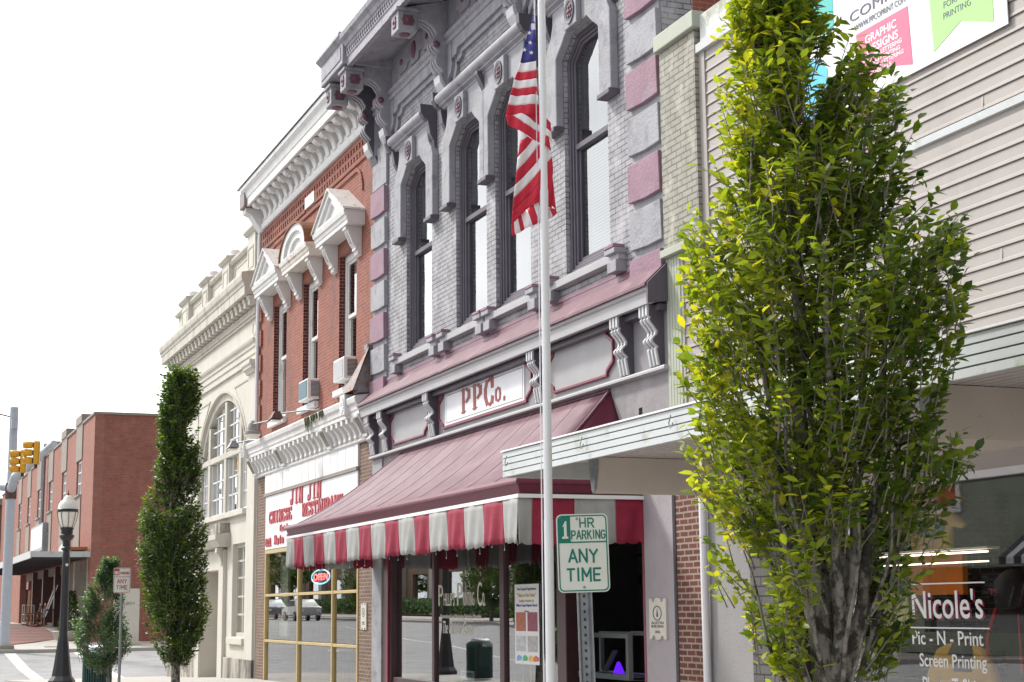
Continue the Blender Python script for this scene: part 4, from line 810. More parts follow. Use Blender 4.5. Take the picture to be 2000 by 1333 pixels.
# ------------------------------------------------------------------ cream stone bank
BK = thing("bank_building", (-44, 4, 0), "cream limestone corner building with tall arched window and heavy bracketed cornice", "building")
AC_, AA, AB, AZ = -42.65, 3.28, 2.42, 4.98
holes = [(AC_ - AA, AC_ + AA, 4.12, AZ + AB), (-44.75, -42.2, -.6, 2.66), (-40.9, -39.44, .95, 3.28)]
wb = B().wall(-50, -38.2, -.7, 9.4, 0, .55, holes)
for s_ in (-1, 1):   # fill between arch curve and the square opening
    N = 20
    for i in range(N):
        a, b_ = math.pi / 2 * i / N, math.pi / 2 * (i + 1) / N
        p = (AC_ + s_ * AA * math.cos(a), AZ + AB * math.sin(a)); q = (AC_ + s_ * AA * math.cos(b_), AZ + AB * math.sin(b_)); T = AZ + AB - .001
        wb.add([(p[0], .0, p[1]), (q[0], .0, q[1]), (q[0], .0, T), (p[0], .0, T), (p[0], .54, p[1]), (q[0], .54, q[1])], [(0, 1, 2, 3), (0, 1, 5, 4)])
wb.build("front_wall", m_cream, BK, recalc=False)
B().box(-50, -49.5, .55, 20, -.7, 9.4).box(-38.7, -38.2, .55, 20, -.7, 9.4).box(-49.5, -38.7, 19.5, 20, -.7, 9.4).build("side_wall", m_cream2, BK)
B().box(-49.5, -38.7, .55, 19.5, 9.2, 9.35).box(-49.4, -38.8, 3, 3.2, -.5, 9).box(-49.4, -38.8, .56, 3, 3.4, 3.6).build("roof", M("warm_interior", (.25, .21, .17), .9, .2, 1), BK)
# arch trim
o1 = [(AC_ + (AA + .06) * math.cos(R(a)), AZ + (AB + .06) * math.sin(R(a))) for a in range(0, 181, 6)]; o0 = [(AC_ + (AA - .0) * math.cos(R(a)), AZ + (AB - .0) * math.sin(R(a))) for a in range(0, 181, 6)]
AR = B().ring(o1, o0, -.04, 0, closed=False).build("arch_moulding", m_cream2, BK)
i1 = [(AC_ + (AA - .005) * math.cos(R(a)), AZ + (AB - .005) * math.sin(R(a))) for a in range(0, 181, 6)]; i0 = [(AC_ + (AA - .22) * math.cos(R(a)), AZ + (AB - .2) * math.sin(R(a))) for a in range(0, 181, 6)]
B().ring(i1, i0, .05, .25, closed=False).build("arch_frame", m_cream2, AR)
# spandrel outline right of the arch
for s_ in (-1, 1):
    sp = B()
    O = [(AC_ + s_ * x, z) for x, z in [(1.6, 7.40), (3.35, 7.40), (3.35, 5.35)]] + [(AC_ + s_ * (AA + .24) * math.cos(R(a)), AZ + (AB + .18) * math.sin(R(a))) for a in range(12, 60, 6)]
    cxm = sum(p[0] for p in O) / len(O); czm = sum(p[1] for p in O) / len(O)
    sp.ring(O, [(p[0] + (cxm - p[0]) * .05, p[1] + (czm - p[1]) * .05) for p in O], -.02, 0); sp.build("spandrel_panel", m_cream2, BK)
B().box(-46.0, -39.3, -.12, .1, 3.98, 4.12).build("arch_window_sill", m_cream, BK, bevel=.01)
AWN = B(); mx_ = [-44.6, -42.42, -40.55]
def zt(x, k=.22): 
    u = (x - AC_) / (AA - k); return AZ + (AB - k) * math.sqrt(max(0, 1 - u * u))
for x in mx_: AWN.box(x - .14, x + .14, .06, .25, 4.12, zt(x) - .02)
AWN.box(AC_ - AA + .2, AC_ + AA - .2, .05, .25, 5.62, 5.78)
AWN = AWN.build("arched_window", m_cream2, BK, bevel=.01)
mu = B(); xs_ = [AC_ - AA + .2] + mx_ + [AC_ + AA - .2]
for i in range(4):
    a, b_ = xs_[i] + .14, xs_[i + 1] - .14
    mu.box(a, a + .06, .12, .2, 4.12, 5.6).box(b_ - .06, b_, .12, .2, 4.12, 5.6).box(a, b_, .12, .2, 4.12, 4.2)
    for f in (1 / 3, 2 / 3): x = a + (b_ - a) * f; mu.box(x - .02, x + .02, .14, .19, 4.12, zt(x, .3))
    for z in (4.62, 5.1, 6.1, 6.5, 6.9, 7.2):
        aa, bb = a, b_
        if z > 5.7:
            h_ = (AA - .3) * math.sqrt(max(0, 1 - ((z - AZ) / (AB - .22)) ** 2)); aa, bb = max(a, AC_ - h_), min(b_, AC_ + h_)
        if bb > aa: mu.box(aa, bb, .14, .19, z - .02, z + .02)
mu.build("muntins", m_white, AWN)
gp_ = [(AC_ + (AA - .1) * math.cos(R(a)), AZ + (AB - .1) * math.sin(R(a))) for a in range(0, 181, 6)] + [(AC_ - AA + .1, 4.12), (AC_ + AA - .1, 4.12)]
B().prism(gp_, .175, .182).build("arched_pane", g_bank, AWN)
# pilasters, capitals, architrave, frieze, cornice, parapet
for x0 in (-39.12, -49.9):
    P_ = B().box(x0, x0 + .85, -.06, 0, .35, 7.42).build("pilaster", m_cream, BK, bevel=.008)
    B().prism([(0, 7.42), (-.1, 7.42), (-.14, 7.5), (-.2, 7.52), (-.2, 7.58), (-.24, 7.62), (-.24, 7.72), (0, 7.72)], x0 - .08, x0 + .88, 'x').build("capital", m_cream, P_, bevel=.006)
B().prism([(0, 7.72), (-.06, 7.72), (-.06, 7.88), (-.09, 7.89), (-.09, 8.04), (-.12, 8.05), (-.12, 8.14), (-.17, 8.18), (-.19, 8.24), (-.1, 8.26), (0, 8.28)], -50.02, -38.2, 'x').build("architrave", m_cream, BK, bevel=.004)
B().box(-50, -38.2, -.04, 0, 8.28, 8.8).build("frieze", m_cream, BK)
for x in (-38.62, -49.5): B().ring(arc(x, 8.54, .2, .2, 0, 345, 16), arc(x, 8.54, .155, .155, 0, 345, 16), -.055, -.04).build("frieze_medallion", m_cream2, BK)
dn = B().box(-50.05, -38.2, -.10, 0, 8.8, 8.86)
for i in range(99): dn.box(-50 + i * .12, -50 + i * .12 + .07, -.14, -.02, 8.86, 8.98)
dn.box(-50.1, -38.2, -.1, 0, 8.98, 9.06).build("dentil_course", m_cream2, BK)
for i in range(24):
    x = -50.0 + .18 + i * .5
    MD = B().prism([(0, 9.08), (-.26, 9.08), (-.27, 9.2), (-.3, 9.22), (-.3, 9.30), (0, 9.32)], x - .12, x + .12, 'x').build("modillion", m_cream, BK, bevel=.005)
cp = [(0, 9.32), (-.4, 9.32), (-.4, 9.55), (-.42, 9.56), (-.43, 9.62), (-.47, 9.68), (-.49, 9.80), (-.48, 9.88), (0, 9.98)]
B().prism(cp, -50.45, -38.2, 'x').build("cornice", m_cream2, BK, bevel=.004)
jb = B()
for i in range(12): jb.prism([(y - .003, z) for y, z in cp[1:8]] + [(-.3, 9.88), (-.3, 9.4)], -50 + i, -49.985 + i, 'x')
jb.build("cornice_joints", m_conc2, BK)
B().prism([(x, z) for x, z in [(-50.0, 9.32), (-50.4, 9.32), (-50.4, 9.55), (-50.49, 9.8), (-50.48, 9.88), (-50.0, 9.98)]], 0, 20, 'y').build("side_cornice", m_cream2, BK)
PW = B().box(-49.8, -38.25, .0, .3, 9.98, 10.72).build("parapet", m_cream, BK)
B().prism([(.34, 10.72), (-.08, 10.72), (-.12, 10.78), (-.12, 10.84), (.34, 10.9)], -49.8, -38.3, 'x').build("parapet_coping", m_cream2, PW)
for x0, x1, t_ in ((-48.45, -47.35, 10.86), (-45.2, -44.36, 10.86), (-42.32, -41.45, 10.86), (-39.15, -38.28, 11.0)):
    PI = B().box(x0, x1, -.14, .42, 9.98, t_ - .02).build("parapet_pier", m_cream, PW, bevel=.006)
    B().ring([(x0 + .14, 10.1), (x0 + .14, 10.66), (x1 - .14, 10.66), (x1 - .14, 10.1)], [(x0 + .18, 10.14), (x0 + .18, 10.62), (x1 - .18, 10.62), (x1 - .18, 10.14)], -.155, -.14).build("pier_panel", m_cream2, PI)
    B().prism([(.5, t_ - .02), (-.16, t_ - .02), (-.24, t_ + .06), (-.24, t_ + .12), (.5, t_ + .18)], x0 - .13, x1 + .13, 'x').build("pier_cap", m_cream2, PI, bevel=.006)
    if t_ < 10.9: B().lathe(((x0 + x1) / 2 + .1, .1, t_ + .14), [(.16, 0), (.17, .06), (.14, .1), (.16, .16), (.14, .22), (.08, .24)], 12).build("pier_knob", m_white2, PI, smooth=40)
for x0, x1 in ((-47.2, -45.4), (-44.15, -42.55), (-41.25, -39.3)): B().ring([(x0, 10.1), (x0, 10.6), (x1, 10.6), (x1, 10.1)], [(x0 + .05, 10.15), (x0 + .05, 10.55), (x1 - .05, 10.55), (x1 - .05, 10.15)], -.015, 0).build("parapet_panel", m_cream2, PW)
# plinth, door and window
each("plinth", m_plinth, BK, [B().box(-41.6, -38.25, -.07, 0, -.7, .42), B().box(-50.05, -45.31, -.07, 0, -.7, .42)], bevel=.01)
DS = B().box(-42.2, -41.62, -.10, 0, -.5, 3.18).box(-45.3, -44.75, -.10, 0, -.5, 3.18).box(-44.75, -42.2, -.06, 0, 2.66, 3.18).build("door_surround", m_cream, BK, bevel=.01)
B().prism([(0, 3.24), (-.28, 3.24), (-.36, 3.38), (-.40, 3.42), (-.40, 3.55), (0, 3.60)], -45.7, -41.2, 'x').build("door_hood", m_cream2, DS, bevel=.008)
B().box(-42.2, -41.35, -.26, 0, 3.58, 3.86).box(-45.5, -44.7, -.26, 0, 3.58, 3.86).box(-44.7, -42.2, -.18, 0, 3.58, 3.74).build("hood_block", m_plinth, DS, bevel=.015)
for x in (-41.78, -45.05): B().prism([(-.101, 3.238), (-.26, 3.22), (-.27, 3.10), (-.18, 3.0), (-.13, 2.8), (-.115, 2.76), (-.101, 2.74)], x - .115, x + .115, 'x').build("door_console", m_cream, DS, bevel=.008)
B().box(-44.75, -42.2, .5, .56, -.5, 2.66).build("door", M("pale_door_recess", (.45, .41, .36), .8, .08, 1, .1, 20), BK)
WW = B().ring([(-40.9, .95), (-40.9, 3.28), (-39.44, 3.28), (-39.44, .95)], [(-40.8, 1.05), (-40.8, 3.18), (-39.54, 3.18), (-39.54, 1.05)], .10, .2)
WW.box(-40.2, -40.14, .12, .17, 1.05, 3.18)
for z in (1.5, 1.95, 2.42, 2.85): WW.box(-40.8, -39.54, .13, .165, z - .025, z + .025)
WW = WW.build("ground_floor_window", m_cream2, BK); B().box(-40.8, -39.54, .15, .155, 1.05, 3.18).build("pane", g_bank, WW)
B().box(-41.15, -39.3, -.09, .1, .76, .92).build("window_sill", m_cream, WW, bevel=.01)
# ------------------------------------------------------------------ far corner brick building
FX = -69.8
FB = thing("corner_brick_building", (-92, 12, 0), "large salmon brick building with grey window strips across the side street", "building")
fc = [-75.0, -81.2, -87.5, -93.8, -100.0, -106.3, -112.6]
B().wall(-122, FX, -.2, 10.02, 0, .4, [(c - .95, c + .95, 6.86, 8.46) for c in fc] + [(-104, -70.6, .4, 3.9)]).build("front_wall", m_farbrick, FB)
B().wall(.4, 30, -.2, 10.02, FX - .4, FX, [(3.2, 4.8, 4.0, 6.6)], ax='x').build("side_wall", brick("deep_red_side_brick", (.37, .125, .088), (.30, .10, .072), (.3, .18, .15), .21, .072, .008, .88, .4), FB)
B().box(-122, -121.6, .4, 30, -.2, 10).box(-121.6, FX - .4, 29.6, 30, -.2, 10).box(-121.6, FX - .4, .4, 29.6, 9.5, 9.7).box(-121.6, FX - .4, .45, 29, 4.2, 4.4).build("roof", m_conc2, FB)
B().box(-122, FX + .04, -.06, .45, 10.02, 10.12).box(FX - .45, FX + .06, .45, 30, 10.02, 10.12).build("coping", m_conc2, FB)
for c in fc:
    each("window_strip", m_conc2, FB, [B().box(c - 1.15, c + 1.15, -.05, 0, 8.46, 10.02), B().box(c - 1.15, c + 1.15, -.05, 0, 4.3, 6.86)]); B().box(c - 1.15, c + 1.15, -.1, .5, 10.12, 10.5).build("parapet_block", m_conc2, FB)
    f = B().ring([(c - .95, 6.86), (c - .95, 8.46), (c + .95, 8.46), (c + .95, 6.86)], [(c - .85, 6.96), (c - .85, 8.36), (c + .85, 8.36), (c + .85, 6.96)], .08, .2)
    f.box(c - .03, c + .03, .08, .15, 6.96, 8.36).box(c - .85, c + .85, .08, .15, 7.4, 7.45).box(c - .85, c + .85, .08, .15, 7.9, 7.95)
    f = f.build("window", m_white2, FB); B().box(c - .85, c + .85, .12, .125, 6.96, 8.36).build("pane", g_up, f)
    B().box(c - 1.0, c + 1.0, -.12, .1, 6.78, 6.86).build("sill", m_conc2, f)
B().box(-121, FX - .5, 3, 3.2, 4.5, 9.4).build("interior_wall", m_dark, FB)
CN = B().box(-104, FX - .1, -2.4, 0, 4.02, 4.06).build("canopy", M("white_canopy_metal", (.4, .4, .4), .5, .06, 2), FB)
B().box(-104, FX - .06, -2.46, -2.4, 3.86, 4.16).box(FX - .1, FX - .04, -2.4, 0, 3.90, 4.14).build("canopy_fascia", m_canopy, CN)
cb = B()
for i in range(30): cb.box(-103.5 + i * 1.12, -103.4 + i * 1.12, -2.35, 0, 3.88, 4.02)
cb.build("canopy_joists", m_dark, CN); B().box(-80, FX - .3, -.9, -.1, 4.2, 4.34).build("canopy_upstand", M("rusty_upstand", (.35, .12, .06), .8, .2, 3), CN)
B().prism([(-73, 4.2), (-70, 4.2), (-70, 4.75), (-72.9, 4.35)], -1.0, -.92).build("canopy_flashing", m_white2, CN)
B().box(-104, -70.6, .35, .45, .4, 1.05).box(-104, -70.6, .35, .45, 3.5, 3.9).build("shop_bulkhead", m_conc2, FB)
for x in (-71.5, -76.5, -81, -85, -91, -97): B().box(x - .3, x + .3, .1, .42, .4, 3.9).build("shop_post", m_cream2 if x > -85 else m_brkdark, FB)
B().box(-104, -70.6, .42, .43, 1.05, 3.5).build("shop_pane", g_shop, FB)
B().box(-104, -70.5, 2.2, 2.3, -.2, 4).build("shop_backdrop", m_dark, FB)
B().box(-79.5, -77.2, .5, .55, 2.4, 3.4).box(-84, -82, .5, .55, 2.4, 3.4).build("shop_poster", m_beige, FB)
SW = B().box(FX - .01, FX + .12, 3.1, 4.9, 3.9, 6.7).build("bay_window", m_blackish, FB); B().prism([(FX, 7.2), (FX + .35, 6.7), (FX, 6.7)], 2.9, 5.1).build("bay_roof", m_conc2, SW); B().box(FX + .12, FX + .125, 3.3, 4.7, 4.1, 6.4).build("pane", g_up, SW)
WS = thing("wall_sign", (-91, -.2, 4.8), "blank white box sign on the side of the salmon brick building", "sign")
B().box(-94.2, -87.6, -.32, -.052, 4.85, 6.3).build("cabinet", m_steel, WS); B().box(-94.05, -87.75, -.34, -.32, 5.0, 6.18).build("face", m_white2, WS)
DP = thing("roof_drainpipe", (-89.9, -.1, 5), "grey pipe standing against the salmon brick front beside a traffic signal", "pipe")
B().tube([(-89.6, -.2, 4.3), (-89.6, -.2, 10.3), (-89.2, -.2, 10.6)], .1, 8).build("pipe", m_steel, DP, smooth=40)
DB = thing("distant_building", (-135, 5, 0), "dark brick building half hidden behind the signal pole at the left edge", "building")
B().wall(-160, -124, 0, 9.5, -1.5, 18, []).build("wall", m_dkbrick, DB); B().box(-160.2, -123.8, -1.8, 18.2, 9.5, 10.0).build("parapet", m_conc2, DB)
for i in range(6): B().box(-158 + i * 5.5, -155.5 + i * 5.5, -1.53, -1.5, 5, 7.4).build("window", m_gold if i % 2 else g_up, DB)
PS = thing("stone_sign_slab", (-66.8, 1.4, g(-66.8)), "upright cream stone slab with worn numbers by the salmon brick side wall", "marker")
B().box(-66.95, -66.6, .62, 1.62, g(-67) - .05, g(-67) + 2.25).build("slab", m_cream, PS, bevel=.02); B().box(-67.0, -66.55, .55, 1.69, g(-67) - .05, g(-67) + .14).build("base", m_cream2, PS, bevel=.02)
tt = text("104-0014", 0, 0, .62, .13, 0, .01); tt.v = [(-66.6 - y_, .8 + x_, g(-67) + 1.6 + z_) for x_, y_, z_ in tt.v]; tt.build("numbers", m_conc2, PS)
# ------------------------------------------------------------------ siding building with the canopy
SH = thing("siding_shop_building", (-9, 3, 0), "shop building clad in mauve vinyl siding with a white metal canopy over its windows", "building")
B().wall(-16.4, 8, 3.08, 8.0, .02, .3, []).build("upper_wall", m_siding, SH)
rngs = random.Random(12); sb_ = B(); E = .1355; z = 3.30; 
while z < 7.95:
    if not (5.60 < z < 5.72): sb_.prism([(.02, z), (-.022, z + .004), (-.019, z + .028), (-.012, z + .036), (-.008, z + E - .006), (.02, z + E - .006)], -16.02 if z < 5.7 else -15.36, 8, 'x')
    if True:
        for x in [-15.2 + rngs.random() * 3.4 + 3.66 * i for i in range(4)]: sb_.prism([(.0, z + .006), (-.0245, z + .006), (-.021, z + .03), (-.0105, z + E - .008), (.0, z + E - .008)], x, x + .03, 'x')
    z += E
sb_.build("vinyl_siding", m_siding, SH)
B().box(-15.36, 8, -.02, .02, 5.665, 5.735).build("algae_strip", m_canopy, SH)
B().box(-15.5, -15.36, -.03, .02, 5.78, 7.9).box(-16.07, -16.02, -.03, .02, 3.08, 5.72).build("corner_trim", m_siding, SH)
B().box(-16.38, -15.5, -.08, .3, 5.75, 8.2).build("brick_pilaster", m_olbrick, SH)
B().box(-16.42, -15.42, -.14, .3, 8.2, 8.40).build("pilaster_cap", m_sage, SH, bevel=.012)
B().box(-15.42, 8, -.04, .3, 8.0, 8.34).build("parapet_band", M("chipped_white_render", (.62, .64, .64), .8, .06, 2, .3, 25, dirt=(.36, .38, .3), dpos=(.5, .6), dscale=2.5), SH)
B().box(-15.5, 8, -.07, .02, 7.9, 8.0).build("siding_top_trim", m_canopy, SH)
B().box(-16.42, -15.4, -.12, .02, 5.66, 5.75).build("ledge", m_sage, SH, bevel=.006)
sg_ = B().box(-16.42, -16.07, -.03, .3, 3.0, 5.66)
for i in range(5): sg_.box(-16.42 + i * .07, -16.36 + i * .07, -.042, -.03, 3.0, 5.655)
sg_.build("sage_panel", m_sage, SH)
B().box(-16.4, -16.1, .3, 14, -.2, 8.2).box(7.7, 8, .3, 14, -.2, 8.2).box(-16.1, 7.7, 13.7, 14, -.2, 8.2).box(-16.1, 7.7, .3, 13.7, 7.7, 7.9).build("side_wall", m_dkbrick, SH)
CA = B().box(-15.15, 8, -2.58, -.0, 3.10, 3.14).build("canopy", m_soffit, SH, label="white ribbed metal canopy with green algae stains on its edge")
cf = B(); zf = [2.92, 2.985, 3.05, 3.115, 3.18]
for i in range(4): cf.prism([(-2.60, zf[i]), (-2.625 - .0, zf[i] + .003), (-2.622, zf[i + 1] - .010), (-2.61, zf[i + 1] - .002), (-2.60, zf[i + 1])], -15.2, 8, 'x')
cf.box(-15.2, -15.15, -2.6, 0, 2.92, 3.18).build("canopy_fascia", m_canopy, CA)
B().prism([(-2.56, 3.18), (-2.64, 3.18), (-2.64, 3.195), (-2.56, 3.21)], -15.22, 8, 'x').build("canopy_edge_trim", m_white2, CA)
rs = B()
for i in range(25): 
    y = -2.54 + i * .1; rs.box(-15.12, 8, y, y + .08, 3.085, 3.10)
rs.build("soffit_ribs", m_soffit, CA)
hk = B()
for x in (-15.02, -13.15, -11.4, -9.6): hk.tube([(x, -2.65, 3.13), (x, -2.67, 3.06), (x + .02, -2.67, 3.02), (x + .06, -2.67, 3.03), (x + .07, -2.67, 3.06)], .006, 5)
hk.build("canopy_hooks", m_steel, CA)
for x in (-14.5, -9.0, -3.5):
    bm_ = B(); pr = lambda s: [(x - .09 * s, 3.08), (x - .075 * s, 2.98), (x - .03 * s, 2.76), (x, 2.72), (x + .03 * s, 2.76), (x + .075 * s, 2.98), (x + .09 * s, 3.08)]
    bm_.prism(pr(1), -1.9, 0); BM = bm_.build("canopy_beam", m_beige, CA, smooth=30); B().prism(pr(1.12), -1.93, -1.9).build("beam_end", m_steel, BM)
B().box(-15.15, 8, -.10, -.0, 2.84, 3.0).box(-15.15, 8, -.05, 0, 3.0, 3.08).build("head_board", m_beige, SH)
B().box(-15.6, 8, -.02, .1, 2.70, 2.84).build("lower_head_board", m_soffit, SH)  # second board below the head board, in the soffit's mauve metal
B().box(-16.40, -15.78, -.02, .3, -.2, 3.0).build("brick_pier", m_dkbrick, SH)
B().box(-16.42, -16.38, -.03, .0, -.2, 2.9).build("pier_strip", m_blackish, SH)
B().tube([(-15.66, -.06, -.1), (-15.66, -.06, 2.95)], .045, 10).build("downpipe", m_pipe, SH, smooth=40)
B().box(-15.76, -14.77, -.0, .3, -.2, 2.84).build("rendered_wall", M("grey_render", (.27, .265, .27), .8, .06, 2, .3, 30), SH)
B().box(-14.77, -13.85, .0, .3, -.2, 2.84).build("block_wall", m_gybrick, SH)
B().box(-13.85, -13.78, .0, .3, -.2, 2.7).box(-13.12, -12.98, -.02, .1, -.2, 2.7).build("door_jamb", m_blackish, SH)
DR = B().box(-13.78, -13.12, .9, .95, .0, 2.7).build("glass_door", g_dim, SH); B().box(-13.74, -13.66, .86, .9, .0, 2.7).build("door_stile", m_blackish, DR)
SW_ = B().box(-12.98, -12.84, -.03, .08, -.2, 2.7).box(-12.84, 8, -.0, .1, .35, .44).box(-12.84, 8, -.0, .1, 2.64, 2.7)
for x in (-8.6, -4.2, 0, 4): SW_.box(x - .05, x + .05, -.02, .08, .44, 2.64)
SW_ = SW_.build("shop_window_frame", m_pipe, SH)
B().box(-12.84, 8, .03, .038, .44, 2.64).build("shop_window_pane", glass("nicoles_glass", (.9, .9, .88), .10, 0), SH)
B().box(-12.84, 8, -.0, .3, -.2, .35).build("bulkhead", m_gybrick, SH)
B().box(-16, 7.7, 4.4, 4.5, -.1, 3).box(-16, 7.7, .3, 4.4, -.12, -.02).box(-16, 7.7, .3, 4.4, 2.9, 3.0).build("shop_interior", m_dark, SH)
B().box(-12.3, 7, 2.1, 2.2, 1.28, 1.34).box(-11.35, -11.27, .8, .86, .0, 1.6).build("display_rail", m_pipe, SH)
wl = B(); wr = B()
for s2, x, z, ww, hh, it in (("Nicole's", -12.0, 1.47, .98, .25, 0), ("Pic - N - Print", -12.02, 1.245, .98, .12, 0), ("Screen Printing", -11.93, 1.02, .92, .15, 0), ("Photo T-Shirts", -11.9, .82, .9, .15, 0)):
    t = text(s2, x, z, ww, hh, .03, .003, bold=.008); wl.add(t.v, t.f)
    if "Nic" in s2: t = text(s2, x + .012, z - .012, ww, hh, .0295, .001, bold=.02); wr.add(t.v, t.f)
wl.box(-12.04, -10.98, .027, .03, 1.765, 1.777).box(-12.04, -10.95, .027, .03, 1.385, 1.397)
wr.v = [(x, y + .0095, z) for x, y, z in wr.v]
wl.build("window_lettering", m_white2, SH, label="white painted lettering on the shop window at the right edge"); wr.build("letter_shadow", emit("magenta_outline", (.45, .02, .14), .0), SH)
BN = thing("banner", (-11.7, -.03, 6.34), "white printed banner with pink and green panels hung on the mauve siding", "banner")
B().box(-13.3, -10.16, -.045, -.035, 6.36, 8.2).build("sheet", m_signwht, BN)
B().prism([(-13.28, 6.38), (-13.0, 6.38), (-12.86, 6.5), (-12.84, 6.85), (-13.0, 7.0), (-13.28, 7.05)], -.049, -.045).build("blue_panel", M("cyan_print", (.08, .5, .75), .5, .1, 3), BN)
B().prism([(-13.28, 7.3), (-12.75, 7.2), (-12.7, 7.25), (-12.7, 8.1), (-13.28, 8.1)], -.049, -.045).build("teal_panel", M("teal_print", (.05, .45, .42), .5, .05, 3), BN)
B().prism([(-12.33, 7.02), (-12.28, 6.42), (-11.9, 6.56), (-11.47, 6.44), (-11.50, 7.01)], -.049, -.045).build("pink_panel", M("pink_print", (.62, .13, .24), .5, .03, 3), BN)
B().prism([(-11.20, 7.3), (-11.15, 6.45), (-10.76, 6.60), (-10.33, 6.44), (-10.33, 7.3)], -.049, -.045).build("green_panel", M("green_print", (.34, .62, .22), .5, .03, 3), BN)
m_ink = M("grey_ink", (.10, .10, .16), .6, .05, 3)
for s2, x, z, ww, hh in (("COMPANY", -12.42, 7.17, 1.2, .1), ("WWW.PPCOPRINT.COM", -12.35, 7.06, .82, .06), ("SIGNS", -11.02, 6.99, .5, .09), ("WIDE", -10.94, 6.89, .24, .06), ("FORMAT", -10.98, 6.79, .36, .06), ("PRINTING", -10.99, 6.69, .38, .06)):
    text(s2, x, z, ww, hh, -.049, .002).build("dark_print_line", m_ink, BN)
for s2, x, z, ww, hh in (("GRAPHIC", -12.18, 6.87, .5, .085), ("DESIGNS", -12.16, 6.76, .5, .085), ("CUSTOM LETTERING", -12.23, 6.70, .62, .045), ("MUG PRINTING", -12.12, 6.645, .48, .042), ("VINYL LETTERING", -12.14, 6.59, .55, .042), ("DECALS", -12.08, 6.535, .3, .04)):
    text(s2, x, z, ww, hh, -.049, .002, bold=.02).build("white_print_line", m_white2, BN)

# ------------------------------------------------------------------ trees
def leaf_mesh(name, P, D, N, S, tone, mat, parent, wid=.5):
    """many single leaves: P base points, D direction, N normal, S length; each leaf a pointed oval folded along its midrib"""
    n = len(P); P = np.array(P); D = np.array(D); N = np.array(N); S = np.array(S)[:, None]
    D /= np.linalg.norm(D, axis=1)[:, None]; side = np.cross(D, N); side /= np.maximum(np.linalg.norm(side, axis=1), 1e-6)[:, None]; N = np.cross(side, D)
    w_ = wid * S * .5
    V = np.stack([P, P + D * S * .30 + side * w_ * .82 + N * w_ * .25, P + D * S * .62 + side * w_ * .86 + N * w_ * .22 - N * S * .03, P + D * S - N * S * .10,
                  P + D * S * .62 - side * w_ * .86 + N * w_ * .22 - N * S * .03, P + D * S * .30 - side * w_ * .82 + N * w_ * .25, P + D * S * .35, P + D * S * .66 - N * S * .03], 1).reshape(-1, 3)
    base = (np.arange(n) * 8)[:, None]
    F = np.concatenate([base + np.array(q) for q in ((0, 6, 1, -1), (6, 7, 2, 1), (7, 3, 2, -1), (0, 5, 6, -1), (6, 5, 4, 7), (7, 4, 3, -1))], 1).reshape(-1, 4)
    o3 = V.min(0) * .5 + V.max(0) * .5; o3[2] = V[:, 2].min(); V = V - o3
    tri = np.array([0, 2, 3, 5]); cnt = np.tile(np.array([3, 4, 3, 3, 4, 3]), n)
    mask = np.ones_like(F, bool); mask[:, 3] = cnt == 4; mask2 = mask
    for i, q in enumerate(((0, 6, 1), (7, 3, 2), (0, 5, 6), (7, 4, 3))): pass
    loops = F[mask2]; start = np.concatenate([[0], np.cumsum(cnt)[:-1]])
    me = bpy.data.meshes.new(name); me.vertices.add(len(V)); me.vertices.foreach_set("co", V.ravel()); me.loops.add(len(loops)); me.loops.foreach_set("vertex_index", loops.astype(np.int32))
    me.polygons.add(len(cnt)); me.polygons.foreach_set("loop_start", start.astype(np.int32)); me.update(calc_edges=True)
    at = me.attributes.new("tone", 'FLOAT', 'POINT'); at.data.foreach_set("value", np.repeat(np.array(tone, dtype=np.float32), 8))
    me.materials.append(mat); me.validate(); me.shade_smooth()
    o = bpy.data.objects.new(name, me); sc.collection.objects.link(o); OFF[o] = Vector(o3)
    if parent: o.parent = parent; o.location = Vector(o3) - OFF[parent]
    else: o.location = o3
    return o
RV, FV = Vector((.3706, .9288, 0)), Vector((-.9288, .3706, 0))     # horizontal axes the crown outlines are given in: across and along the line of sight
m_bark = M("grey_hornbeam_bark", (.24, .225, .20), .85, .3, 14, 1.0, 22, dirt=(.05, .045, .038), dpos=(.46, .56), dscale=13, streak=1.4)
m_twig = M("twig_bark", (.20, .18, .155), .85, .25, 9)
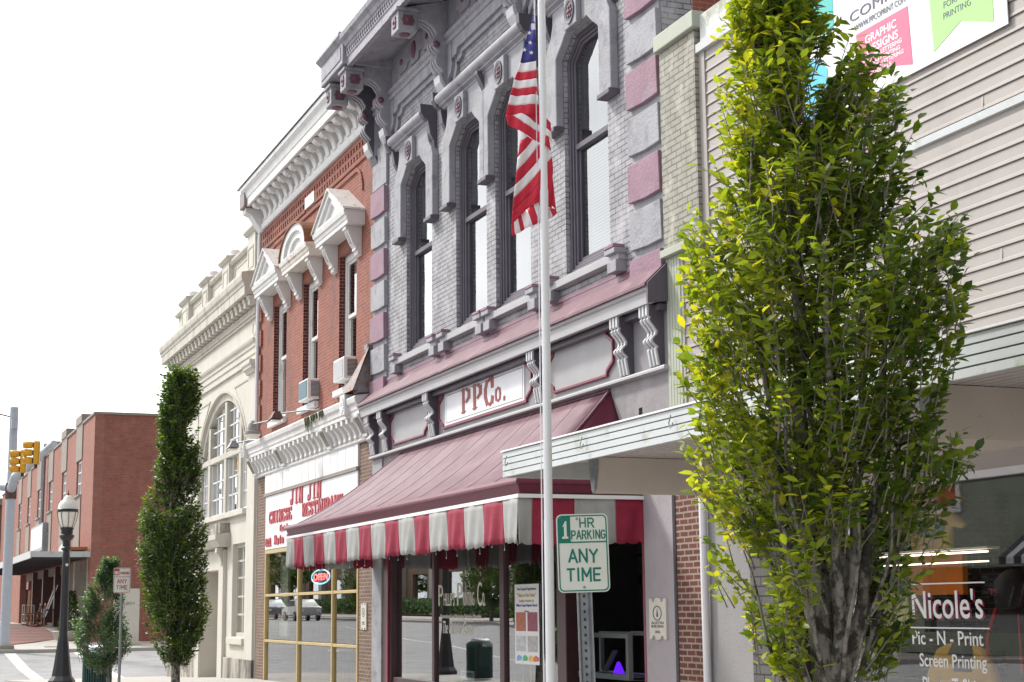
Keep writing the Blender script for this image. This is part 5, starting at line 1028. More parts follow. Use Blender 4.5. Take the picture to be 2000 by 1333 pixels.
def crown_tree(name, loc, label, env, trunk, stems, ntw, leaf, mat, cat="tree", seed=1, dz=1., twig=.34, gap=.0, gfreq=1.4, wid=.5, lit_side_tone=0., per=8, keep=None, up=.9, tilt=0.):
    rg = random.Random(seed); T = thing(name, loc, label, cat); X0, Y0, Z0 = loc
    zs = [e[0] for e in env][::-1] if env[0][0] > env[-1][0] else [e[0] for e in env]; ee = env[::-1] if env[0][0] > env[-1][0] else env
    def ext(z): return float(np.interp(z, zs, [e[1] for e in ee])), float(np.interp(z, zs, [e[2] for e in ee]))
    o = Vector((X0, Y0, 0)); tb = B()
    for pts, rad in trunk: tb.tube([o + RV * p[0] + FV * p[1] + Vector((0, 0, p[2])) for p in pts], rad, 12)
    tb.build("trunk", m_bark, T, smooth=60)
    sb2 = B(); stemp = []
    for pts, r0, r1 in stems:
        n = 12; P = []
        for i in range(n + 1):
            f = i / n * (len(pts) - 1); k = min(int(f), len(pts) - 2); f -= k
            p = [pts[k][j] * (1 - f) + pts[k + 1][j] * f for j in range(3)]
            P.append(o + RV * (p[0] + .018 * math.sin(p[2] * 7 + r0 * 99)) + FV * (p[1] + .018 * math.cos(p[2] * 6)) + Vector((0, 0, p[2])))
        sb2.tube(P, [r0 + (r1 - r0) * i / n for i in range(n + 1)], 7); stemp.append(P)
    P, D, N, S, TN = [], [], [], [], []; tw = B(); zlo, zhi = zs[0], zs[-1]; made = 0; tries = 0
    while made < ntw and tries < ntw * 12:
        tries += 1
        z = zlo + (zhi - zlo) * rg.random() * 1.0; l, r = ext(z)
        if l + r <= .02: continue
        cxm = (r - l) / 2; hw = (l + r) / 2; a = rg.random() * 2 * math.pi; rho = rg.random() ** .55
        if rg.random() > hw / .8 + .42: continue
        u = cxm + hw * rho * math.cos(a); v_ = hw * .88 * dz * rho * math.sin(a)
        if keep and not keep(u, v_, z): continue
        p = o + RV * u + FV * v_ + Vector((0, 0, z))
        if gap and noise.noise(Vector((p.x * gfreq, p.y * gfreq, p.z * gfreq * .8)) + Vector((seed * 7, 0, 0))) < gap - .5 * (1 - rho) * .3: continue
        made += 1
        out = (RV * (math.cos(a)) + FV * math.sin(a)).normalized(); d = (out * (.35 + .5 * rg.random()) + Vector((rg.gauss(0, .25), rg.gauss(0, .25), up + .3 * rg.random()))).normalized()
        L = twig * (.6 + .8 * rg.random()); st = p - d * L * .75
        tw.tube([st, p - d * L * .2, p + d * L * .25], [.0035 + leaf * .02, .002 + leaf * .01, .0015], 3, cap=False)
        sd2 = d.cross(Vector((0, 0, 1)) if rg.random() < .7 else out); sd2 = sd2.normalized() if sd2.length > .01 else RV
        t_base = rg.gauss(.42, .15) + lit_side_tone * (-u / max(.3, hw)) + .10 * (rho - .6)  # light put into the leaf colour: brighter to the left, darker inside
        for i in range(per):
            f = (i + rg.random() * .5) / per; s_ = 1 if i % 2 else -1
            q = st + d * L * (f * 1.0 + .12) + Vector((rg.gauss(0, .01), rg.gauss(0, .01), rg.gauss(0, .01)))
            ld = d * .55 + sd2 * s_ * .8 + out * .25 + Vector((rg.gauss(0, .3), rg.gauss(0, .3), rg.gauss(-.12, .3)))
            nn = Vector((rg.gauss(0, .45), rg.gauss(0, .45), 1)) + out * .45
            P.append(q[:]); D.append(ld[:]); N.append(nn[:]); S.append(leaf * (.6 + .65 * rg.random())); TN.append(min(1, max(0, t_base + rg.gauss(0, .12))))
    if sb2.v:
        sb2.build("branches", m_bark, T, smooth=60, recalc=False); tw.build("twigs", m_twig, T, recalc=False)
    else: tw.build("branches", m_twig, T, recalc=False)
    leaf_mesh("crown", P, D, N, S, TN, mat, T, wid); return T
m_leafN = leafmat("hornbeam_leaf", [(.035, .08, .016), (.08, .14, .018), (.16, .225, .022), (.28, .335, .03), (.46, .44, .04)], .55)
m_leafF = leafmat("dark_hornbeam_leaf", [(.025, .06, .022), (.042, .098, .026), (.075, .145, .028), (.16, .22, .025), (.28, .29, .03)], .45)
m_leafS = leafmat("glossy_leaf", [(.035, .085, .045), (.07, .15, .07), (.12, .22, .10), (.24, .36, .14)], .35)
envN = [(6.2, .24, -.02), (5.6, .34, .06), (5.02, .40, .06), (4.80, .43, .14), (4.66, .46, .28), (4.50, .48, .46), (4.41, .54, .54), (4.11, .54, .58), (3.82, .66, .60), (3.60, .70, .78), (3.41, .73, .87), (3.17, .75, .80), (2.94, .78, .78), (2.66, .78, .66), (2.49, .80, .60), (2.38, .76, .84), (2.23, .74, .70), (1.96, .69, .62), (1.74, .62, .56), (1.55, .52, .5), (1.36, .40, .34), (1.2, .2, .18)]
def keepN(u, v_, z):
    if 4.28 < z < 4.62 and -.06 < u < .08: return False
    if z < 2.0 and noise.noise(Vector((u * 5, v_ * 5, z * 4))) > .12: return False
    if z < 1.95 and -.15 < u < .14 and v_ < .35: return False
    if z < 2.3 and .10 < u < .24 and v_ < .25: return False
    return True
stN = [([(-.03, -.1, 1.0), (-.2, -.24, 1.9), (-.3, -.32, 2.9), (-.3, -.3, 4.0)], .014, .004), ([(.05, -.1, 1.1), (.28, -.2, 1.9), (.42, -.26, 2.8)], .014, .004), ([(.02, -.12, 1.1), (.1, -.3, 2.0), (.12, -.38, 3.2)], .014, .004), ([(-.05, 0, 1.2), (-.12, .02, 2.2), (-.10, .05, 3.6), (-.12, 0, 5.2), (-.14, 0, 6.2)], .055, .012), ([(.04, 0, 1.25), (.08, .05, 2.2), (.10, .1, 3.2), (.14, .08, 4.4)], .05, .01),
       ([(-.08, 0, 1.3), (-.24, -.1, 2.0), (-.34, -.12, 3.0), (-.36, -.1, 4.2)], .032, .006), ([(.07, 0, 1.3), (.22, -.05, 1.9), (.34, -.06, 2.8), (.40, 0, 3.9)], .038, .007),
       ([(0, .05, 1.2), (.0, .25, 2.2), (-.05, .35, 3.6)], .035, .007), ([(0, -.05, 1.2), (.02, -.22, 2.1), (-.02, -.3, 3.4), (-.05, -.28, 4.3)], .032, .006),
       ([(-.10, 0, .9), (-.25, 0, 1.5), (-.42, .02, 2.2), (-.5, 0, 3.0)], .022, .005), ([(-.10, .04, .8), (-.32, .08, 1.4), (-.46, .1, 1.9)], .016, .004), ([(.09, 0, 1.0), (.28, .04, 1.6), (.5, .02, 2.3)], .02, .004),
       ([(-.07, -.06, .9), (-.2, -.14, 1.4), (-.3, -.2, 2.1), (-.28, -.2, 3)], .02, .004), ([(.06, -.03, 1.5), (.17, -.15, 2.3), (.22, -.18, 3.5)], .024, .005)]
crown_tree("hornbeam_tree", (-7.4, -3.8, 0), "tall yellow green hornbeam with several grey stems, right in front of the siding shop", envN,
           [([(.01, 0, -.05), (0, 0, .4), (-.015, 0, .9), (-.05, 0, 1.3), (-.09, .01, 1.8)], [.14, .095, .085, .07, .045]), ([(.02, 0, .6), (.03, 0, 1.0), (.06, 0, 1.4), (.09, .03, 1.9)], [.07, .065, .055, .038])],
           stN, 2900, .080, m_leafN, seed=4, twig=.26, gap=-.09, gfreq=2.9, lit_side_tone=.20, keep=keepN, per=9, wid=.50)
envL = [(6.0, .26, .06), (5.85, .44, .14), (5.6, .52, .18), (5.2, .56, .18), (4.77, .56, .20), (4.3, .54, .22), (3.83, .64, .26), (3.38, .84, .32), (2.91, .86, .38), (2.46, .84, .38), (2.00, .78, .38), (1.54, .78, .46), (1.25, .70, .38), (1.0, .52, .28), (.78, .35, .12)]
envL = [(z, l - .13 if l > .3 else l, r + .13) for z, l, r in envL]
crown_tree("columnar_tree", (-29.2, -3.45, 0), "dark narrow columnar hornbeam in front of the cream bank", envL, [([(0, 0, -.05), (0, 0, .5), (-.02, 0, 1.2), (-.05, 0, 2.5)], [.10, .075, .07, .05])],
           [([(0, 0, 1.), (-.15, 0, 2.5), (-.15, 0, 5.6)], .05, .012), ([(0, 0, .8), (.2, .05, 1.6), (.28, .1, 3.2)], .025, .008), ([(0, 0, .75), (.12, 0, 1.0), (.28, 0, 1.25)], .022, .008), ([(0, 0, 1), (-.35, .1, 2.2), (-.45, .1, 4)], .03, .008)],
           3500, .085, m_leafF, seed=11, twig=.28, gap=-.30, gfreq=1.6, lit_side_tone=.0, per=8, wid=.52)
envS = [(2.56, .10, .10), (2.45, .14, .18), (2.2, .26, .18), (2.0, .38, .20), (1.75, .56, .28), (1.5, .60, .30), (1.30, .66, .34), (1.08, .72, .46), (.92, .60, .42), (.76, .5, .3), (.62, .3, .22)]
crown_tree("young_street_tree", (-31, -4.42, 0), "small bushy young tree with glossy leaves in front of the green bin", envS, [([(0, 0, -.05), (.03, 0, .3), (0, 0, .7), (-.05, 0, 1.2)], [.04, .035, .03, .02])],
           [([(0, 0, .6), (-.15, 0, 1.3), (-.05, 0, 2.4)], .02, .006), ([(0, 0, .6), (.1, 0, 1.1), (.1, 0, 1.9)], .016, .005), ([(0, 0, .7), (-.3, 0, 1.2), (-.4, 0, 1.7)], .014, .004)],
           1150, .065, m_leafS, seed=21, twig=.26, gap=.02, gfreq=3.2, per=9, wid=.5, lit_side_tone=.0)
# ------------------------------------------------------------------ signs, lamp, pole, flag, bin, signals
def rrect(x0, x1, z0, z1, r, n=5):
    return arc(x1 - r, z1 - r, r, r, 0, 90, n) + arc(x0 + r, z1 - r, r, r, 90, 180, n) + arc(x0 + r, z0 + r, r, r, 180, 270, n) + arc(x1 - r, z0 + r, r, r, 270, 360, n)
def parking_sign(name, loc, z0, rz, label, col, top, kind, tilt=0.):
    t = thing(name, loc, label, "road sign", "parking signs on posts", rz=rz, local=True); H_ = .457; W_ = .305; w2 = W_ / 2
    pb = B()
    if kind == 'u':
        pb.prism([(-.045, .0), (-.036, 0), (-.022, .03), (.022, .03), (.036, 0), (.045, 0), (.045, .012), (.038, .012), (.026, .042), (-.026, .042), (-.038, .012), (-.045, .012)], -.2, z0 + H_ - .03, 'z')
        for i in range(52): pass
        ho = B()
        for i in range(int((z0 + .2) / .045)): ho.box(-.006, .006, .024, .0305, i * .045 - .1, i * .045 - .084)
        pb.build("post", m_steel, t); ho.build("post_holes", m_blackish, t)
    else: pb.tube([(0, .03, -.3), (0, .03, z0 + H_ - .02)], .027, 10).build("post", m_steel, t, smooth=40)
    P = B().prism(rrect(-w2, w2, z0, z0 + H_, .032), -.004, -.001).build("sign_plate", m_signface, t)
    q = B().ring(rrect(-w2 + .007, w2 - .007, z0 + .007, z0 + H_ - .007, .027), rrect(-w2 + .014, w2 - .014, z0 + .014, z0 + H_ - .014, .022), -.0055, -.004)
    zt_ = z0 + H_ - .165
    q.box(-w2 + .012, w2 - .012, -.0055, -.004, zt_ - .004, zt_ + .004)
    for s2, x, z, ww, hh in (("ANY", -.085, z0 + .175, .17, .075), ("TIME", -.1, z0 + .065, .2, .075)):
        k = stext(s2, x, z, ww, hh, -.004, .0015, .155); q.add(k.v, k.f)
    if top == 'HR':
        q.prism([(-w2 + .014, zt_), (-.07, zt_), (-.07, z0 + H_ - .014), (-w2 + .03, z0 + H_ - .014), (-w2 + .014, z0 + H_ - .03)], -.0056, -.004)
        for s2, x, z, ww, hh in (("HR", -.015, zt_ + .085, .085, .055), ("PARKING", -.065, zt_ + .018, .20, .05)):
            k = stext(s2, x, z, ww, hh, -.004, .0015, .15); q.add(k.v, k.f)
        q.build("lettering", col, P); B().prism([(-.118, zt_ + .09), (-.100, zt_ + .125), (-.092, zt_ + .125), (-.092, zt_ + .035), (-.084, zt_ + .035), (-.084, zt_ + .022), (-.12, zt_ + .022), (-.12, zt_ + .035), (-.108, zt_ + .035), (-.108, zt_ + .095)], -.0068, -.0056).build("numeral", m_signface, P)
        B().lathe((.0, -.004, z0 + .03), [(.008, 0), (.006, -.006)], 8, 'y').lathe((-.03, -.004, z0 + H_ - .028), [(.008, 0), (.006, -.006)], 8, 'y').build("bolts", m_steel, P)
    else:
        q.box(-w2 + .014, -.05, -.0056, -.004, zt_ + .03, z0 + H_ - .02)
        k = stext("PARKING", -.035, zt_ + .045, .16, .045, -.004, .0015, .16); q.add(k.v, k.f)
        q.build("lettering", col, P); stext("NO", -.127, zt_ + .045, .066, .06, -.0058, .001, .2).build("numeral", m_signface, P)
    if tilt: t.rotation_euler = (0, tilt, rz)
    return t
parking_sign("parking_sign", (-8.57, -4.685, 0), 1.685, R(72), "green and white 1 HR PARKING ANY TIME sign on a perforated steel post", m_greenp, 'HR', 'u', R(-1.2))
parking_sign("parking_sign", (-29.88, -4.345, 0), 1.935, R(80), "red and white NO PARKING ANY TIME sign beside the small bushy tree", m_signr, 'NO', 'r')
def stars(b, x, z, r, y, t=.001):
    b.prism([(x + (r if k % 2 == 0 else r * .4) * math.sin(k * math.pi / 5), z + (r if k % 2 == 0 else r * .4) * math.cos(k * math.pi / 5)) for k in range(10)], y - t, y)
FP = thing("flagpole", (-9.85, -4.4, -.13), "slim white flagpole standing at the kerb in front of the striped awning", "flagpole")
B().tube([(-9.85, -4.4, -.13), (-9.85, -4.4, 2.18)], .031, 16).tube([(-9.85, -4.4, 2.18), (-9.85, -4.4, 4.46)], .0295, 16).tube([(-9.85, -4.4, 4.46), (-9.85, -4.4, 5.86)], .0265, 16).build("pole", m_alu, FP, smooth=40)
B().lathe((-9.85, -4.4, 5.86), [(.027, 0), (.036, .02), (.036, .05), (.015, .08)], 14).build("truck", m_alu, FP, smooth=40)
fdir = Vector((math.cos(R(248)), math.sin(R(248)), 0)); fo = Vector((-9.85, -4.4, 0)) 
ry = []
for s2 in (.055, .072): ry += [fo - RV * s2 + Vector((0, 0, 5.86))]
B().tube([fo - RV * .050 + Vector((0, 0, 5.86)), fo - RV * .042 + Vector((0, 0, 4.0)), fo - RV * .046 + Vector((0, 0, .8))], .004, 5).build("halyard", m_pipe, FP)
# flag: laid out across/down in units of 1/2.72 photo pixel at the pole's distance, folded and waved in depth
k_ = 1.545 / (1180.); FL = thing("flag", (-9.85, -4.4, 4.2), "limp american flag with red and white stripes hanging folded from the white pole", "flag")
FW = Vector((-.9288, .3706, 0))
def fpt(x, y, lay):
    u = (x - 222) * k_; z = 5.72 - (y - 95) * k_; d = .014 * math.sin(x * .045 + y * .008) + .006 * math.sin(x * .11 + y * .021 + lay) + lay * .012
    p = fo + RV * u + FW * (d + .0) + Vector((0, 0, z)); return p
m_fr = M("flag_red", (.56, .015, .045), .7, .08, 9); m_fw = M("flag_white", (.80, .76, .78), .7, .03, 9); m_fb = M("flag_blue", (.03, .035, .21), .7, .1, 9)
def fstrip(top, bot, mat, lay, name="stripe"):
    """cloth between two polylines (left to right), top and bottom"""
    b = B(); n = 22; m2 = 4
    def at(pl, t):
        f = t * (len(pl) - 1); k = min(int(f), len(pl) - 2); f -= k; return (pl[k][0] * (1 - f) + pl[k + 1][0] * f, pl[k][1] * (1 - f) + pl[k + 1][1] * f)
    for i in range(n + 1):
        a, c = at(top, i / n), at(bot, i / n)
        for j in range(m2 + 1): f = j / m2; b.v.append(tuple(fpt(a[0] * (1 - f) + c[0] * f, a[1] * (1 - f) + c[1] * f, lay)))
    b.f += [((m2 + 1) * i + j, (m2 + 1) * (i + 1) + j, (m2 + 1) * (i + 1) + j + 1, (m2 + 1) * i + j + 1) for i in range(n) for j in range(m2)]
    return b.build(name, mat, FL, smooth=180, recalc=False, solid=.003)
LX = [(172, 60, 178), (158, 140, 182), (128, 240, 184), (104, 345, 188), (88, 397, 190), (70, 443, 191), (60, 488, 193), (48, 530, 195), (36, 582, 200), (22, 642, 206)]
fstrip([(176, 60), (180, 60)], [(162, 130), (186, 130)], m_fb, 0, "canton"); fstrip([(162, 130), (186, 130)], [(126, 240), (188, 240)], m_fb, 0, "canton"); fstrip([(126, 240), (188, 240)], [(104, 345), (155, 350), (190, 343)], m_fb, 0, "canton")
cols = [m_fw, m_fr, m_fw, m_fr, m_fw, m_fr]
for i in range(6):
    a, c = LX[3 + i], LX[4 + i]; bow = lambda q: [(q[0], q[1]), ((q[0] + q[2]) / 2, q[1] + 5), (q[2] + 14, q[1] - 2), (q[2] + 30, q[1])] if i >= 4 or q is c and i >= 3 else [(q[0], q[1]), ((q[0] + q[2]) / 2, q[1] + 5), (q[2], q[1] - 2)]
    fstrip([(a[0], a[1]), ((a[0] + a[2]) / 2, a[1] + 5), (a[2], a[1] - 2)], [(c[0], c[1]), ((c[0] + c[2]) / 2, c[1] + 5), (c[2], c[1] - 2)], cols[i], 0)
fstrip([(110, 634), (206, 640), (240, 660), (262, 690)], [(112, 636), (205, 700), (240, 720), (264, 742)], m_fr, .5)
fstrip([(60, 638), (112, 634), (205, 700), (240, 720), (264, 742)], [(62, 642), (118, 690), (214, 745), (245, 765), (270, 800)], m_fw, -.3)
fstrip([(22, 640), (62, 640), (118, 690), (214, 745), (250, 770)], [(32, 694), (70, 716), (122, 748), (214, 802), (262, 845)], m_fr, -.7)
Lb = [(102, 738), (97, 790), (84, 880), (76, 955), (69, 1030), (60, 1100), (54, 1170), (49, 1240)]; Rb = [(121, 746), (140, 760), (165, 775), (205, 797), (245, 830), (268, 875), (272, 945), (266, 1010)]
cb2 = [m_fw, m_fr, m_fw, m_fr, m_fw, m_fr, m_fr]
for i in range(7):
    fstrip([Lb[i], ((Lb[i][0] + Rb[i][0]) / 2, (Lb[i][1] + Rb[i][1]) / 2 + 4), Rb[i]], [Lb[i + 1], ((Lb[i + 1][0] + Rb[i + 1][0]) / 2, (Lb[i + 1][1] + Rb[i + 1][1]) / 2 + 4), Rb[i + 1]], cb2[i], .3)
fstrip([(262, 960), (272, 1000), (278, 1090)], [(240, 1060), (256, 1130), (286, 1165)], m_fr, .9); fstrip([(120, 1150), (190, 1080), (266, 1000)], [(140, 1150), (200, 1120), (262, 1152)], m_fr, .35)
tb_ = [(48, 1240), (85, 1190), (125, 1150), (176, 1110), (215, 1122), (250, 1145), (290, 1160)]; bb_ = [(48, 1304), (66, 1294), (96, 1278), (118, 1264), (160, 1250), (196, 1232), (225, 1222), (246, 1212), (268, 1202), (290, 1180)]
tt_ = [(48, 1240), (60, 1222), (80, 1196), (98, 1180), (130, 1150), (160, 1122), (190, 1118), (215, 1130), (250, 1146), (284, 1160)]
for i in range(9): fstrip([tt_[i], tt_[i + 1]], [bb_[i], bb_[i + 1]], m_fr if i % 2 == 0 else m_fw, 1.2)
st = B()
for x, y in ((155, 180), (158, 239), (127, 275), (163, 299)):
    p = fpt(x, y, 0); pts = []
    for k in range(10):
        r = (14 if k % 2 == 0 else 5.6) * k_; a = k * math.pi / 5 + .2; pts.append(p - FW * .012 + RV * (r * math.sin(a)) + Vector((0, 0, r * math.cos(a))))
    st.add(pts, [tuple(range(10))])
st.build("stars", m_fw, FL, recalc=False); B().box(-.01, .01, -.01, .01, 0, .04)
tg_ = fpt(176, 150, 0) - FW * .014; st2 = B(); st2.add([tg_ - RV * .014 + Vector((0, 0, -.022)), tg_ + RV * .014 + Vector((0, 0, -.022)), tg_ + RV * .014 + Vector((0, 0, .024)), tg_ - RV * .014 + Vector((0, 0, .024))], [(0, 1, 2, 3)]); st2.build("label", m_signwht, FL, recalc=False)
# street lamp
LPx, LPy = -37.7, -4.5
LP = thing("street_lamp", (LPx, LPy, 0), "black fluted street lamp with white acorn globe at the near corner", "street lamp")
B().lathe((LPx, LPy, -.02), [(.30, 0), (.30, .10), (.27, .14), (.225, .2), (.19, .42), (.155, .7), (.125, .95), (.115, 1.05), (.10, 1.1), (.085, 2.9), (.075, 3.0)], 8).build("post", m_black, LP, smooth=20, bevel=.01)
B().lathe((LPx, LPy, 2.98), [(.08, 0), (.12, .03), (.12, .06), (.09, .1), (.09, .22), (.14, .27), (.17, .33), (.165, .36), (.13, .38), (.13, .46), (.15, .5), (.15, .53)], 16).build("neck", m_black, LP, smooth=35)
GLb = B().lathe((LPx, LPy, 3.5), [(.12, 0), (.17, .1), (.205, .25), (.225, .38), (.225, .40)], 24).build("globe", m_globe, LP, smooth=60)
B().lathe((LPx, LPy, 3.9), [(.225, .03), (.21, .12), (.17, .20), (.11, .25), (.095, .29), (.06, .33), (.02, .35)], 24).build("globe_top", m_signface, LP, smooth=60)
B().lathe((LPx, LPy, 3.86), [(.232, 0), (.24, .01), (.24, .06), (.232, .07)], 24).build("band", m_black, GLb, smooth=35)
rb_ = B()
for i in range(8):
    a = i * math.pi / 4; rb_.tube([(LPx + r * math.cos(a), LPy + r * math.sin(a), 3.5 + h_) for r, h_ in ((.13, 0), (.18, .1), (.215, .25), (.235, .38))], .007, 4)
rb_.build("cage_ribs", m_black, GLb); B().lathe((LPx, LPy, 4.24), [(.02, 0), (.03, .03), (.01, .06), (.006, .12)], 10).build("finial", m_black, LP, smooth=40)
B().lathe((LPx + .17, LPy, 2.66), [(.03, 0), (.035, .05), (.01, .06)], 8, 'x').tube([(LPx, LPy, 2.66), (LPx + .18, LPy, 2.66)], .012, 6).build("outlet", m_signface, LP)
# litter bin
bx, by = -34.4, -4.15
LBn = thing("litter_bin", (bx, by, 0), "round dark green slatted litter bin behind the small tree", "litter bin")
sl = B()
for i in range(34):
    a = 2 * math.pi * i / 34; ca, sa = math.cos(a), math.sin(a)
    sl.add([(bx + ca * r - sa * w2, by + sa * r + ca * w2, z) for z in (.04, .74) for r, w2 in ((.285, -.018), (.30, -.015), (.30, .015), (.285, .018))], [(0, 1, 2, 3), (7, 6, 5, 4), (0, 4, 5, 1), (1, 5, 6, 2), (2, 6, 7, 3)])
sl.build("slats", m_bin, LBn); B().lathe((bx, by, 0), [(.27, .03), (.275, .74)], 24).build("liner", m_black, LBn); B().lathe((bx, by, .72), [(.305, 0), (.31, .04), (.30, .09), (.24, .14), (.2, .14)], 24).build("rim", m_bin, LBn, smooth=40)
text("LITTER", -.15, 0, .3, .07, 0, .01).v
lt_ = text("LITTER", -.16, 0, .32, .07, 0, .004); lt_.v = [(bx + (.318 - y_) * math.cos(x_ / .31 - .35), by + (.318 - y_) * math.sin(x_ / .31 - .35), .735 + z_) for x_, y_, z_ in lt_.v]; lt_.build("lettering", m_signface, LBn)
bag = B().lathe((bx, by, .85), [(.2, 0), (.24, .02), (.22, .05), (.1, .06)], 14); rng = random.Random(3); bag.v = [(x + rng.gauss(0, .012), y + rng.gauss(0, .012), z + rng.gauss(0, .01)) for x, y, z in bag.v]; bag.build("bag_edge", m_signwht, LBn)
# traffic signals
tx, ty, tz = -65.2, -3.7, g(-65.2)
TP = thing("signal_pole", (tx, ty, tz), "tall pale blue grey steel traffic signal pole at the left edge with long arms", "traffic pole")
m_pole = M("pale_blue_grey_paint", (.42, .46, .52), .5, .06, 2, dirt=(.32, .35, .4), dpos=(.55, .7), dscale=2)
B().lathe((tx, ty, tz), [(.25, 0), (.2, .05), (.195, .1), (.165, 9.4)], 14).build("pole", m_pole, TP, smooth=40); B().box(tx - .34, tx + .34, ty - .34, ty + .34, tz - .05, tz + .14).build("footing", m_conc2, TP)
B().tube([(tx, ty, 6.35), (tx + 1.6, ty - .0, 6.75), (tx + 6.2, ty + .95, 7.6)], [.17, .16, .12], 12).build("signal_arm", m_pole, TP, smooth=40)
B().tube([(tx, ty, 6.4), (tx - 1, ty - 2.4, 6.7)], [.13, .12], 10).build("side_arm", m_pole, TP, smooth=40)
B().lathe((tx, ty, 6.0), [(.21, 0), (.22, .02), (.22, .6), (.21, .62)], 14).build("arm_clamp", m_brkdark, TP); B().box(tx + .12, tx + .34, ty - .1, ty + .14, 8.75, 9.1).build("camera_box", m_pole, TP)
B().tube([(tx, ty, 9.2), (tx - .8, ty - 2.6, 9.9)], [.03, .03], 6).build("span_wire", m_blackish, TP)
def signal(x, y, z, lab, n=3):
    t = thing("traffic_light", (x, y, z), lab, "traffic light", "yellow traffic light heads on the arm")
    B().box(x - .15, x + .13, y - .0, y + .2, z, z + .28 * n).build("housing", m_yellow, t, bevel=.03)
    for i in range(n):
        v = B(); zc = z + .14 + i * .28
        v.lathe((x - .01, y - .36, zc), [(.12, 0), (.125, .14), (.12, .32)], 14, 'y'); v.f = v.f[:-2]
        v.build("visor", m_yellow, t, smooth=40, solid=.012, recalc=False); B().lathe((x - .01, y, zc), [(.12, 0), (.09, -.03), (.02, -.04)], 14, 'y').build("lens", m_blackish, t, smooth=60)
    B().box(x - .26, x + .24, y + .2, y + .22, z - .08, z + .28 * n + .08).build("backplate", m_signface, t)
    B().box(x - .05, x + .05, y + .05, y + .15, z - .14, z).build("bracket", m_blackish, t); return t
signal(-59.4, -3.42, 6.86, "upper yellow traffic light head on the signal arm")
signal(-61.0, -3.74, 6.68, "lower yellow traffic light head, left of and behind the taller one")
# ------------------------------------------------------------------ things inside the print shop windows
PO = thing("event_poster", (-20.9, .06, 1.0), "long white event poster with four photos in the shop window left of the flagpole", "poster")
px0, px1, pz0, pz1 = -21.62, -20.72, .81, 1.93
B().box(px0, px1, .07, .075, pz0, pz1).build("sheet", m_signwht, PO)
def inkm(n, c): return M(n, c, .6, .3, 14)
pw = px1 - px0
for (a, b_, c, d, mt) in ((.06, .46, .36, .60, inkm("warm_photo", (.45, .14, .08))), (.54, .94, .36, .60, inkm("maroon_photo", (.30, .08, .12))), (.06, .46, .66, .86, inkm("pale_photo", (.55, .55, .58))), (.54, .94, .66, .86, inkm("grey_photo", (.45, .44, .44)))):
    B().box(px0 + a * pw, px0 + b_ * pw, .066, .07, pz1 - d * 1.1, pz1 - c * 1.1).build("photo", mt, PO)
for i, (c, col) in enumerate(((.1, (.2, .4, .7)), (.35, (.1, .45, .2)), (.6, (.7, .5, .1)), (.8, (.65, .15, .1)))): B().prism([(px0 + c * pw - .03, pz0 + .04), (px0 + c * pw + .16, pz0 + .05), (px0 + c * pw + .17, pz0 + .10), (px0 + c * pw + .05, pz0 + .13), (px0 + c * pw - .02, pz0 + .10)], .0685 - .0004 * i, .0699 - .0004 * i).build("footer_colour", inkm("print_colour", col), PO)
for s2, z, h_, x0, w_, col in (("The Gospel Experience", .93, .05, .1, .8, (.03, .03, .03)), ("\"Unity in One Voice\"", .84, .07, .12, .76, (.55, .36, .02)), ("Sunday October 16", .78, .045, .2, .6, (.45, .3, .05)), ("Willow Chapel Baptist Church", .72, .05, .06, .88, (.02, .05, .25)), ("7:00pm", .655, .03, .4, .2, (.4, .02, .02))):
    text(s2, px0 + x0 * pw, pz0 + z * 1.1, w_ * pw, h_, .069, .003).build("poster_line", inkm("poster_ink", col), PO)
ES = thing("easel", (-21.1, .35, .12), "slim brass easel behind the long white poster", "easel")
for x in (-21.9, -21.6): B().tube([(x, .3, .12), (x, .3, 1.2)], .012, 6).build("leg", m_gold, ES)
for x, s2, lab in ((-24.2, "RESERVED", "small white reserved card low in the middle shop window"), (-22.45, "RESERVED", "pale green reserved card low beside the long poster")):
    c = thing("reserved_card", (x, .3, .3), lab, "card", "reserved cards"); B().box(x - .3, x + .3, .28, .29, .38, .62).build("card", m_signwht if "white" in lab else M("pale_green_card", (.45, .58, .5), .6, .05, 3), c); text(s2, x - .24, .53, .48, .06, .279, .004).build("lettering", m_blackish, c)
    B().tube([(x, .3, .12), (x, .3, .38)], .01, 5).build("stand", m_gold, c)
PB = thing("patterned_banner", (-21.7, 1.0, .4), "pink and white patterned cloth hanging on a white frame behind the dark opening", "cloth")
chk = B(); 
wv = [(i * .03, .02 * math.sin(i * .9)) for i in range(23)]
for i in range(22): chk.add([(-22.0 + wv[i][0], 1.0 + wv[i][1], .90 + .02 * (i > 16) * (i - 16)), (-22.0 + wv[i + 1][0], 1.0 + wv[i + 1][1], .90 + .02 * (i > 15) * (i - 15)), (-22.0 + wv[i + 1][0], 1.0 + wv[i + 1][1], 1.215), (-22.0 + wv[i][0], 1.0 + wv[i][1], 1.215)], [(0, 1, 2, 3)])
chk.build("cloth", M("pink_bow_print", (.62, .26, .58), .8, .05, 3, dirt=(.38, .02, .08), dpos=(.5, .53), dscale=17), PB, recalc=False, solid=.006)
WT = thing("display_frame", (-21.4, 1.3, .1), "white square display frame holding a tilted board and a violet lamp", "display frame")
f = B().ring([(-22.7, .58), (-20.34, .58), (-20.34, 1.23), (-22.7, 1.23)], [(-22.62, .66), (-20.42, .66), (-20.42, 1.16), (-22.62, 1.16)], 1.25, 1.33); f.build("frame", m_white, WT, bevel=.008)
